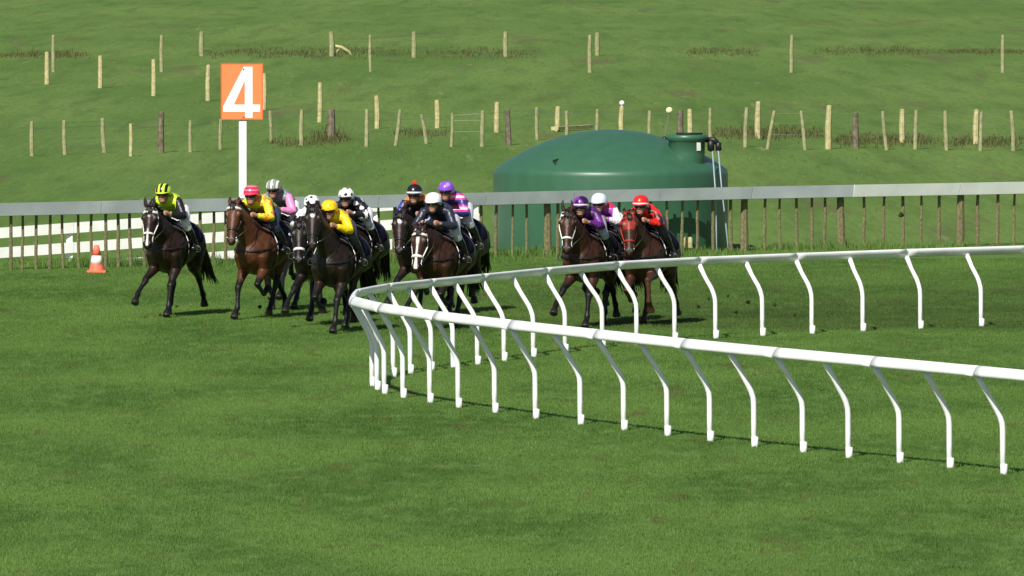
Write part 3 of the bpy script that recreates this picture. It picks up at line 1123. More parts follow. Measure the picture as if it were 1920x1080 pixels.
def horse_body(pose, neck_yaw, neck_lift, coat, points, marks, head_yaw=0.17, ears_up=False):
    """returns mesh + dictionary of useful frames. pose = (fore right, fore left, hind right, hind left)"""
    bm = bmesh.new()
    S = []        # samples: (pos, code) for colouring; code 0 body 1 lower leg 2 hoof 3 muzzle
    tube(bm, [(x, 0, z) for x, z, w, h in TORSO], [(w, h) for x, z, w, h in TORSO], seg=24, cap=.6)
    for x, z, w, h in TORSO:
        for dy in (-.12, 0, .12):
            for dz in (-.15, .1):
                S.append(((x, dy, z + dz), 0))
    # withers ridge and croup
    tube(bm, [(.0, 0, 1.43), (.25, 0, 1.49), (.42, 0, 1.52), (.60, 0, 1.50)], [(.07, .08), (.075, .09), (.07, .10), (.07, .10)], seg=12)
    # neck
    cy_, sy_ = math.cos(neck_yaw), math.sin(neck_yaw)

    def bend(x, z, f):
        dx = x - .5
        yaw = neck_yaw * f
        return Vector((.5 + dx * math.cos(yaw), dx * math.sin(yaw), z + neck_lift * f * max(0, dx)))
    NK = [(.40, 1.30, .185, .29, 0), (.52, 1.37, .155, .275, .2), (.66, 1.465, .122, .235, .5), (.80, 1.56, .097, .190, .75), (.93, 1.645, .082, .155, .9), (1.04, 1.71, .075, .135, 1), (1.10, 1.74, .07, .115, 1)]
    npts = [bend(x, z, f) for x, z, w, d, f in NK]
    lat = Vector((-math.sin(neck_yaw * .8), math.cos(neck_yaw * .8), 0))
    tube(bm, npts, [(w, d) for x, z, w, d, f in NK], side=lat, seg=20, cap=.3)
    for p in npts:
        S.append((tuple(p), 0))
        S.append((tuple(p + Vector((0, 0, .1))), 0))
    # head frame
    poll = npts[-1] + Vector((0, 0, .075))
    hy = head_yaw
    fwd = Vector((math.cos(hy), math.sin(hy), 0))
    L = Vector((-math.sin(hy), math.cos(hy), 0))
    ang = R(69)
    D = fwd * math.cos(ang) - Vector((0, 0, 1)) * math.sin(ang)      # poll to muzzle
    F = fwd * math.sin(ang) + Vector((0, 0, 1)) * math.cos(ang)      # out of the forehead
    HD = [(-.03, .05, .06), (.03, .072, .095), (.10, .094, .125), (.18, .104, .142), (.26, .094, .140), (.34, .076, .112), (.42, .060, .086), (.50, .054, .072), (.56, .057, .068), (.61, .054, .058), (.645, .036, .036)]
    hp, hr = [], []
    for t, w, d in HD:
        top = .012 * math.sin(PI * t / .6)
        hp.append(poll + D * t + F * (top - d + (.0 if t < .5 else -.01)))
        hr.append((w, d))
    tube(bm, hp, hr, side=L, seg=20, cap=.5)
    # chin and lower lip, cheeks, brow ridges, nostrils
    tube(bm, [poll + D * .50 - F * .115, poll + D * .56 - F * .125, poll + D * .60 - F * .118], [(.036, .026), (.040, .028), (.03, .022)], side=L, seg=10)
    for s in (-1, 1):
        tube(bm, [poll + D * .10 - F * .13 + L * (s * .045), poll + D * .19 - F * .16 + L * (s * .055), poll + D * .27 - F * .14 + L * (s * .05)], [(.035, .07), (.042, .085), (.035, .07)], side=L, seg=12)
        tube(bm, [poll + D * .13 - F * .035 + L * (s * .07), poll + D * .175 - F * .04 + L * (s * .085), poll + D * .22 - F * .045 + L * (s * .068)], [.022, .030, .02], side=L, seg=10)
        tube(bm, [poll + D * .555 - F * .02 + L * (s * .038), poll + D * .595 - F * .035 + L * (s * .042)], [.020, .024], side=L, seg=10)
        # ears
        e0 = poll + D * .015 - F * .015 + L * (s * .045)
        ed = Vector((0, 0, 1)) if ears_up else (Vector((0, 0, .55)) - fwd * .8).normalized()
        tube(bm, [e0, e0 + ed * .05 + L * (s * .012), e0 + ed * .115 + L * (s * .020), e0 + ed * .18 + L * (s * .008)], [(.026, .022), (.033, .020), (.025, .016), (.007, .007)], side=L, seg=10)
    for t, w, d in HD:
        S.append((tuple(poll + D * t - F * d), 0 if t < .47 else 3))
        S.append((tuple(poll + D * t - F * .03), 0 if t < .52 else 3))
    for s in (-1, 1):
        S.append((tuple(poll + (Vector((0, 0, .14)) if ears_up else Vector((0, 0, .07)) - fwd * .11) + L * (s * .055)), 3))
        S.append((tuple(poll + Vector((0, 0, .07)) + L * (s * .055)), 0))
    # legs
    hooves = []
    for s, nm in ((-1, pose[0]), (1, pose[1])):
        E = (.44, .98)
        (dx, z), pa = FORE[nm]
        K, Fk = ik(E, (E[0] + dx, z - .04), .43, .31, 1)
        y0 = s * .145
        # shoulder, upper arm
        tube(bm, [(.33, s * .15, 1.42), (.50, s * .165, 1.27), (.60, s * .155, 1.12), (.53, s * .15, 1.03), (.44, s * .15, .97)], [(.06, .11), (.078, .125), (.085, .125), (.08, .12), (.065, .10)], seg=14)
        kx, kz = K
        fx, fz = Fk

        def lp(a, b, t, yo):
            return (a[0] + (b[0] - a[0]) * t, s * yo, a[1] + (b[1] - a[1]) * t)
        ya, yf = .145, SPREAD[nm]
        yk = (ya + yf) / 2
        pr = R(pa)
        P = (fx + .13 * math.sin(pr), fz - .13 * math.cos(pr))
        hr_ = R(pa - 18 if pa > 0 else pa + 10)
        Hh = (P[0] + .075 * math.sin(hr_), P[1] - .075 * math.cos(hr_))
        pts = [lp(E, K, -.05, ya), lp(E, K, .25, ya), lp(E, K, .6, (ya + yk) / 2), lp(E, K, .88, yk), lp(E, K, 1.0, yk), lp(K, Fk, .14, yk), lp(K, Fk, .4, (yk + yf) / 2), lp(K, Fk, .8, yf), lp(K, Fk, 1.0, yf), (P[0] * .5 + fx * .5, s * yf, P[1] * .5 + fz * .5), (P[0], s * yf, P[1])]
        rad = [(.085, .10), (.075, .085), (.055, .062), (.045, .048), (.050, .052), (.042, .042), (.031, .036), (.031, .037), (.042, .045), (.034, .036), (.044, .046)]
        tube(bm, pts, rad, seg=12, cap=.3)
        tube(bm, [(P[0], s * yf, P[1]), (Hh[0] * .5 + P[0] * .5, s * yf, Hh[1] * .5 + P[1] * .5), (Hh[0], s * yf, Hh[1])], [(.047, .049), (.053, .057), (.060, .066)], seg=14, cap=.05)
        for i, p in enumerate(pts):
            S.append((p, 0 if i < 3 else 1))
        S.append(((Hh[0], s * yf, Hh[1]), 2))
        S.append(((P[0], s * yf, P[1] + .0), 1))
        hooves.append(('f', s, P, Hh, s * yf))
    for s, nm in ((-1, pose[2]), (1, pose[3])):
        fa, Tq, pa = HIND[nm]
        Hp = (-.52, 1.30)
        fr = R(fa)
        St = (Hp[0] + .36 * math.sin(fr), Hp[1] - .36 * math.cos(fr))
        Hk, Fk = ik(St, (Tq[0], Tq[1] - .04), .42, .36, -1)
        fx, fz = Fk
        pr = R(pa)
        P = (fx + .13 * math.sin(pr), fz - .13 * math.cos(pr))
        hr_ = R(pa - 18 if pa > 0 else pa + 10)
        Hh = (P[0] + .075 * math.sin(hr_), P[1] - .075 * math.cos(hr_))

        def lp(a, b, t, yo):
            return (a[0] + (b[0] - a[0]) * t, s * yo, a[1] + (b[1] - a[1]) * t)
        tube(bm, [(-.66, s * .13, 1.40), (-.64, s * .15, 1.24), lp(Hp, St, .55, .15), lp(Hp, St, 1.0, .15), lp(St, Hk, .22, .145)], [(.10, .16), (.115, .20), (.115, .20), (.10, .145), (.085, .11)], seg=16, cap=.5)
        pts = [lp(St, Hk, .0, .15), lp(St, Hk, .3, .145), lp(St, Hk, .6, .135), lp(St, Hk, .88, .125), lp(St, Hk, 1.0, .125), lp(Hk, Fk, .15, .12), lp(Hk, Fk, .45, .115), lp(Hk, Fk, .85, .11), lp(Hk, Fk, 1.0, .11), ((P[0] + fx) / 2, s * .11, (P[1] + fz) / 2), (P[0], s * .11, P[1])]
        rad = [(.095, .13), (.08, .10), (.058, .072), (.042, .05), (.048, .062), (.043, .052), (.034, .042), (.034, .040), (.043, .046), (.034, .036), (.044, .046)]
        tube(bm, pts, rad, seg=12, cap=.3)
        # point of hock
        tube(bm, [lp(St, Hk, .8, .125), (Hk[0] - .035, s * .125, Hk[1] + .035), lp(Hk, Fk, .15, .12)], [.022, .032, .022], seg=8)
        tube(bm, [(P[0], s * .11, P[1]), ((Hh[0] + P[0]) / 2, s * .11, (Hh[1] + P[1]) / 2), (Hh[0], s * .11, Hh[1])], [(.047, .049), (.053, .057), (.060, .066)], seg=14, cap=.05)
        for i, p in enumerate(pts):
            S.append((p, 0 if i < 3 else 1))
        S.append(((Hh[0], s * .11, Hh[1]), 2))
        S.append(((St[0], s * .15, St[1]), 0))
        hooves.append(('h', s, P, Hh, s * .11))
    me = remesh(bm, .0135, 5, .5)
    # coat colours
    n = len(me.vertices)
    co = np.empty(n * 3, dtype=np.float32)
    me.vertices.foreach_get('co', co)
    co = co.reshape(-1, 3)
    SP = np.array([s_[0] for s_ in S], dtype=np.float32)
    SC = np.array([s_[1] for s_ in S])
    w = np.zeros((n, 4), dtype=np.float32)
    for i in range(0, n, 4000):
        d = ((co[i:i + 4000, None, :] - SP[None]) ** 2).sum(-1)
        wt = 1.0 / (d + 2e-4) ** 2
        for c_ in range(4):
            w[i:i + 4000, c_] = (wt * (SC == c_)).sum(1)
    w /= w.sum(1, keepdims=True)
    coat, points = np.array(coat), np.array(points)
    muzzle = coat * .35
    hoofc = np.array((.03, .027, .023))
    col = w[:, :1] * coat + w[:, 1:2] * points + w[:, 2:3] * hoofc + w[:, 3:4] * muzzle
    # slightly paler flank and belly of a summer coat
    rel = co - np.array(poll)
    ht = rel @ np.array(D)
    hl = np.abs(rel @ np.array(L))
    hf = rel @ np.array(F)
    front = (hf > -.11) & (ht > -.02)
    white = np.array((.70, .67, .62))

    def paint(mask, c_=white):
        k = mask.astype(np.float32)[:, None]
        col[:] = col * (1 - k) + c_ * k
    if 'blaze' in marks:
        wid = np.interp(ht, [.10, .16, .25, .40, .52, .60], [.008, .022, .010, .010, .018, .022])
        paint(np.clip((wid - hl) / .010 + .5, 0, 1) * front * (ht > .09) * (ht < .61))
    if 'stripe' in marks:
        wid = np.interp(ht, [.34, .42, .52, .60], [.004, .010, .010, .016])
        paint(np.clip((wid - hl) / .010 + .5, 0, 1) * front * (ht > .34) * (ht < .61))
    if 'star' in marks:
        dd = np.sqrt(hl ** 2 + ((ht - .14) * .7) ** 2)
        paint(np.clip((.030 - dd) / .010 + .5, 0, 1) * front)
    if 'smallstar' in marks:
        dd = np.sqrt(hl ** 2 + ((ht - .15) * .8) ** 2)
        paint(np.clip((.016 - dd) / .010 + .5, 0, 1) * front * .5)
    if 'hood' in marks:
        red = np.array((.24, .022, .013))
        paint(((ht < .25) & (ht > -.03) & (hl < .12) & (hf > -.22) & (np.abs(ht - .18) + np.abs(hl - .095) * .8 > .035)).astype(np.float32), red)
    for mk in marks:
        if mk.startswith('sock'):
            kind, s = mk[4], -1 if mk[5] == 'r' else 1
            for hk, hs, P, Hh, hy_ in hooves:
                if hk == kind and hs == s:
                    dd = np.sqrt((co[:, 0] - P[0]) ** 2 + (co[:, 2] - P[1] - .05) ** 2 + (co[:, 1] - hy_) ** 2)
                    paint(np.clip((.10 - dd) / .02 + .5, 0, 1) * (w[:, 2] < .5), white * .8)
    ca = me.color_attributes.new('coat', 'FLOAT_COLOR', 'POINT')
    full = np.ones((n, 4), dtype=np.float32)
    full[:, :3] = np.clip(col, 0, 1)
    ca.data.foreach_set('color', full.ravel())
    return me, dict(poll=poll, D=D, F=F, L=L, fwd=fwd, npts=npts, lat=lat)


M_COAT, nt, b = mat_new('horse_coat')
at_ = nt.nodes.new('ShaderNodeAttribute')
at_.attribute_name = 'coat'
tc = nt.nodes.new('ShaderNodeTexCoord')
nz = nt.nodes.new('ShaderNodeTexNoise')
nz.inputs['Scale'].default_value = 9
nz.inputs['Detail'].default_value = 4
nt.links.new(tc.outputs['Object'], nz.inputs[0])
hs = nt.nodes.new('ShaderNodeHueSaturation')
mr = nt.nodes.new('ShaderNodeMapRange')
mr.inputs['To Min'].default_value = .5
mr.inputs['To Max'].default_value = 1.5
nt.links.new(nz.outputs['Fac'], mr.inputs['Value'])
nt.links.new(mr.outputs[0], hs.inputs['Value'])
nt.links.new(at_.outputs['Color'], hs.inputs['Color'])
nt.links.new(hs.outputs[0], b.inputs['Base Color'])
b.inputs['Roughness'].default_value = .46
b.inputs['Specular IOR Level'].default_value = .32
bp = nt.nodes.new('ShaderNodeBump')
bp.inputs['Distance'].default_value = .018
nt.links.new(nz.outputs['Fac'], bp.inputs['Height'])
nt.links.new(bp.outputs[0], b.inputs['Normal'])


def strap(bm, pts, w=.010, th=.005, side=(0, 1, 0), seg=6, mat=0):
    tube(bm, pts, (w, th), side=side, seg=seg, cap=.0, mat=mat)


def head_ring(fr, t, grow=1.06, part=None, n=20):
    """points round the head at distance t from the poll"""
    HD = [(-.03, .05, .06), (.03, .072, .095), (.10, .094, .125), (.18, .104, .142), (.26, .094, .140), (.34, .076, .112), (.42, .060, .086), (.50, .054, .072), (.56, .057, .068)]
    ws = [h[1] for h in HD]
    ds = [h[2] for h in HD]
    ts = [h[0] for h in HD]
    w, d = np.interp(t, ts, ws) * grow, np.interp(t, ts, ds) * grow
    c = fr['poll'] + fr['D'] * t - fr['F'] * (d / grow)
    return [c + fr['L'] * (w * math.cos(2 * PI * k / n)) + fr['F'] * (d * math.sin(2 * PI * k / n)) for k in range(n + 1)], c, w, d


def make_horse(label, root_loc, rotz, pose, coat, points, marks=(), neck_yaw=0.0, neck_lift=0.0, bridle=M_LEATHER, noseband=None, number=None,
               cloth=None, scale=1.0, seed=0, piping=True, brow=None, head_yaw=R(9), ears_up=False):
    rr = random.Random(seed)
    h = thing('racehorse', label, 'horse', root_loc, rotz, 'racehorses galloping round the bend')
    h.scale = (scale, scale * 1.12, scale)
    me, fr = horse_body(pose, neck_yaw, neck_lift, coat, points, marks, head_yaw, ears_up)
    me.materials.append(M_COAT)
    me.name = 'body'
    link(bpy.data.objects.new('body', me), h)
    poll, D, F, L, fwd = fr['poll'], fr['D'], fr['F'], fr['L'], fr['fwd']
    for s in (-1, 1):
        bm = bmesh.new()
        bmesh.ops.create_icosphere(bm, subdivisions=2, radius=.022, matrix=Matrix.Translation(poll + D * .178 - F * .052 + L * (s * .097)))
        bm_obj('eye', bm, M_EYE, h, True)
    # mane
    bm = bmesh.new()
    N_ = fr['npts']
    rds = [.27, .27, .235, .190, .155, .135, .115]
    for i in range(150):
        u = rr.uniform(.8, 5.9)
        k = int(u)
        a, b_ = N_[k], N_[min(k + 1, 6)]
        t = u - k
        T = (b_ - a).normalized() if (b_ - a).length > 0 else fwd
        up = fr['lat'].cross(T) * -1
        if up.z < 0:
            up = -up
        p = a.lerp(b_, t) + up * ((rds[k] + (rds[min(k + 1, 6)] - rds[k]) * t) * .94)
        sd = rr.choice((-1, 1, 1))
        q1 = p + up * rr.uniform(.02, .05) - fwd * rr.uniform(.02, .06) + fr['lat'] * (sd * rr.uniform(.005, .03))
        q2 = q1 - fwd * rr.uniform(.04, .10) + fr['lat'] * (sd * rr.uniform(.01, .05)) - Vector((0, 0, rr.uniform(-.01, .06)))
        tube(bm, [p, q1, q2], [.010, .009, .002], seg=5, cap=0)
    for i in range(26):   # forelock
        p = poll + D * rr.uniform(-.01, .03) + F * .005 + L * rr.uniform(-.03, .03)
        q1 = p + D * rr.uniform(.04, .07) + F * .018 + L * rr.uniform(-.02, .02)
        tube(bm, [p, q1, q1 + D * rr.uniform(.02, .06) + L * rr.uniform(-.015, .015)], [.008, .007, .002], seg=5, cap=0)
    bm_obj('mane', bm, M_HAIRB, h, True)
    # tail streaming behind
    bm = bmesh.new()
    base = Vector((-.88, 0, 1.47))
    tube(bm, [base + Vector((.06, 0, -.01)), base + Vector((-.08, 0, .0)), base + Vector((-.22, 0, -.10))], [.045, .04, .03], seg=10)
    sway = rr.uniform(-.12, .12)
    for i in range(60):
        u = rr.uniform(0, 1)
        p = base + Vector((-.02 - .18 * u, rr.uniform(-.03, .03), -.02 - .08 * u))
        ln = rr.uniform(.6, 1.0)
        sp_ = rr.uniform(-.10, .10)
        pts = [p, p + Vector((-.20, sp_ * .3, -.10)) * ln, p + Vector((-.38, sp_ * .7 + sway * .5, -.32)) * ln, p + Vector((-.50 - rr.uniform(0, .1), sp_ + sway, -.62)) * ln, p + Vector((-.58 - rr.uniform(0, .2), sp_ * 1.3 + sway * 1.4, -.82)) * ln]
        tube(bm, pts, [.012, .017, .017, .012, .003], seg=5, cap=0)
    bm_obj('tail', bm, M_HAIRB, h, True)
    # bridle
    bm = bmesh.new()
    ring, c, w_, d_ = head_ring(fr, .075, 1.05)
    top_half = [ring[k] for k in range(0, 11)]
    tube(bm, top_half, (.013, .005), side=D, seg=6, cap=0)          # browband
    ring, c, w_, d_ = head_ring(fr, .02, 1.10)
    tube(bm, ring[0:11], (.012, .005), side=D, seg=6, cap=0)
    for s in (-1, 1):
        pts = []
        for t in (.02, .075, .14, .22, .32, .42, .52):
            r_, c, w_, d_ = head_ring(fr, t, 1.07)
            pts.append(c + L * (s * w_) + F * (d_ * (.0 if t < .2 else -.05)))
        tube(bm, pts, (.010, .005), side=D, seg=6, cap=0)
    bm_obj('bridle', bm, bridle, h, True)
    if brow:
        bm = bmesh.new()
        ring, c, w_, d_ = head_ring(fr, .085, 1.10)
        tube(bm, ring[0:11], (.020, .010), side=D, seg=8, cap=0)
        bm_obj('browband', bm, brow, h, True)
    bm = bmesh.new()
    ring, c, w_, d_ = head_ring(fr, .42, 1.10)
    fat = noseband is not None
    tube(bm, ring, (.016 if not fat else .022, .006 if not fat else .014), side=D, seg=8, cap=0)
    bm_obj('noseband', bm, noseband or bridle, h, True)
    bits = []
    for s in (-1, 1):
        bm = bmesh.new()
        r_, c, w_, d_ = head_ring(fr, .53, 1.08)
        p = c + L * (s * w_) - F * .02
        bits.append(p)
        pts = [p + D * (.022 * math.cos(a)) + F * (.022 * math.sin(a)) + L * (s * .004) for a in [2 * PI * k / 12 for k in range(13)]]
        tube(bm, pts, .005, side=L, seg=6, cap=0)
        bm_obj('bit_ring', bm, M_STEEL, h, True)
    # reins to the rider's hands
    bm = bmesh.new()
    for s, p in zip((-1, 1), bits):
        hnd = Vector((.80, s * .115, 1.765))
        mid = (p + hnd) / 2 + Vector((0, s * .05, -.04))
        tube(bm, [p, mid, hnd + Vector((.03, 0, 0)), hnd + Vector((-.06, -s * .02, -.01))], (.010, .004), side=(0, 0, 1), seg=6, cap=0)
    tube(bm, [Vector((.74, -.10, 1.75)), Vector((.66, -.13, 1.62)), Vector((.62, -.15, 1.50)), Vector((.66, -.13, 1.42))], (.010, .004), side=(1, 0, 0), seg=6, cap=0)
    bm_obj('reins', bm, M_LEATHER, h, True)
    # breastplate and girth
    bm = bmesh.new()
    pts = []
    for k in range(13):
        a = -PI * .5 + PI * k / 12
        pts.append(Vector((.50 + .33 * math.cos(a), .245 * math.sin(a), 1.25 - .03 * math.cos(a))))
    pts = [Vector((.20, -.30, 1.38)), Vector((.36, -.275, 1.31))] + pts + [Vector((.36, .275, 1.31)), Vector((.20, .30, 1.38))]
    tube(bm, pts, (.016, .006), side=(0, 0, 1), seg=6, cap=0)
    bm_obj('breast_strap', bm, M_LEATHER, h, True)
    z, w, hh = tsec(.27)
    bm = bmesh.new()
    pts = [Vector((.27, (w * 1.03) * math.cos(a), z + (hh * 1.02) * math.sin(a))) for a in [2 * PI * k / 28 for k in range(29)]]
    tube(bm, pts, (.045, .006), side=(1, 0, 0), seg=6, cap=0)
    bm_obj('girth', bm, M_LEATHER, h, True)

    # saddle cloth: curved sheet with thickness
    def cloth_pt(x, a, off):
        z, w, hh = tsec(x)
        ca, sa = math.cos(a), math.sin(a)
        return Vector((x, (w + off) * sa, z + (hh + off) * ca + (.03 * max(0, ca) ** 6 if x > 0 else .015 * max(0, ca) ** 6)))
    bm = bmesh.new()
    X = [-.42 + .74 * i / 14 for i in range(15)]
    A = [R(-86) + R(172) * k / 24 for k in range(25)]
    lo = [[bm.verts.new(cloth_pt(x, a, .012)) for a in A] for x in X]
    hi = [[bm.verts.new(cloth_pt(x, a, .024 + .006 * math.sin(a * 6 + x * 14))) for a in A] for x in X]
    for i in range(14):
        for k in range(24):
            bm.faces.new((hi[i][k], hi[i][k + 1], hi[i + 1][k + 1], hi[i + 1][k]))
            bm.faces.new((lo[i][k], lo[i + 1][k], lo[i + 1][k + 1], lo[i][k + 1]))
    for i in range(14):
        bm.faces.new((hi[i][0], hi[i + 1][0], lo[i + 1][0], lo[i][0]))
        bm.faces.new((hi[i][24], lo[i][24], lo[i + 1][24], hi[i + 1][24]))
    for k in range(24):
        bm.faces.new((hi[0][k], lo[0][k], lo[0][k + 1], hi[0][k + 1]))
        bm.faces.new((hi[14][k], hi[14][k + 1], lo[14][k + 1], lo[14][k]))
    cl = bm_obj('saddle_cloth', bm, cloth or M_CLOTH, h, True)
    if piping:
        bm = bmesh.new()
        for s in (-1, 1):
            tube(bm, [cloth_pt(.325, s * R(a_), .028) for a_ in (86, 70, 55, 42)], (.009, .006), side=(1, 0, 0), seg=6, cap=0)
        bm_obj('piping', bm, M_STRAPW, cl, True)
    if number:
        cu = bpy.data.curves.new('num', 'FONT')
        cu.body = number
        cu.size = .24
        cu.align_x = 'CENTER'
        cu.extrude = .003
        cu.resolution_u = 4
        to = bpy.data.objects.new('num', cu)
        C.objects.link(to)
        dg = bpy.context.evaluated_depsgraph_get()
        nm = bpy.data.meshes.new_from_object(to.evaluated_get(dg))
        bpy.data.objects.remove(to)
        for v in nm.vertices:
            x, up, dz = v.co.x, v.co.y, v.co.z
            a_ = R(84) - up / .30
            v.co = cloth_pt(-.24 - x, a_, .044 + dz)
        nm.materials.append(M_STRAPW)
        nm.name = 'numeral'
        link(bpy.data.objects.new('numeral', nm), cl)
    # saddle
    bm = bmesh.new()
    tube(bm, [(-.16, 0, 1.585), (-.06, 0, 1.580), (.06, 0, 1.585), (.16, 0, 1.625), (.20, 0, 1.65)], [(.11, .018), (.12, .02), (.10, .022), (.07, .03), (.04, .02)], seg=14)
    for s in (-1, 1):
        tube(bm, [cloth_pt(.10, s * R(12), .04), cloth_pt(.14, s * R(32), .045), cloth_pt(.17, s * R(52), .045)], [(.12, .014), (.11, .014), (.07, .012)], side=(1, 0, 0), seg=12, cap=.4)
    bm_obj('saddle', bm, M_LEATHER, h, True)
    for s in (-1, 1):
        bm = bmesh.new()
        tube(bm, [cloth_pt(.14, s * R(30), .06), Vector((.15, s * .335, 1.36)), Vector((.16, s * .345, 1.265))], (.011, .005), side=(1, 0, 0), seg=6, cap=0)
        st = bm_obj('stirrup_leather', bm, M_LEATHER, h, True)
        bm = bmesh.new()
        pts = [Vector((.16, s * .345 + .055 * math.sin(a), 1.205 + .06 * math.cos(a))) for a in [R(-125) + R(250) * k / 12 for k in range(13)]]
        tube(bm, pts, .006, side=(1, 0, 0), seg=6)
        tube(bm, [pts[0], pts[-1]], (.025, .006), side=(1, 0, 0), seg=6)
        bm_obj('stirrup_iron', bm, M_IRON, st, True)
    return h


# ------------------------------------------------------------------ jockeys
RB = Vector((.10, 0, 1.14))     # base of the rider: between the stirrups, in horse space


def jockey_joints(v):
    """v: 0 low crouch, 1 a little higher"""
    up = v - .9          # the whole upper body folds down towards the crest
    J = {}
    J['pelvis'] = Vector((-.06, 0, 1.80 + .07 * up))
    J['waist'] = Vector((.10, 0, 1.875 + .08 * up))
    J['chest'] = Vector((.28, 0, 1.915 + .085 * up))
    J['collar'] = Vector((.44, 0, 1.945 + .09 * up))
    J['neck'] = Vector((.53, 0, 1.985 + .09 * up))
    J['head'] = Vector((.60, 0, 2.035 + .10 * up))
    for s, k in ((-1, 'r'), (1, 'l')):
        J['sh' + k] = Vector((.42, s * .185, 1.905 + .08 * up))
        J['el' + k] = Vector((.53, s * .285, 1.700 + .03 * up))
        J['wr' + k] = Vector((.745, s * .135, 1.755))
        J['hip' + k] = Vector((-.02, s * .12, 1.77 + .07 * up))
        J['kn' + k] = Vector((.38, s * .285, 1.60))
        J['an' + k] = Vector((.07, s * .345, 1.265))
        J['toe' + k] = Vector((.24, s * .35, 1.215))
    return J


def lerp(a, b, t):
    return a + (b - a) * t


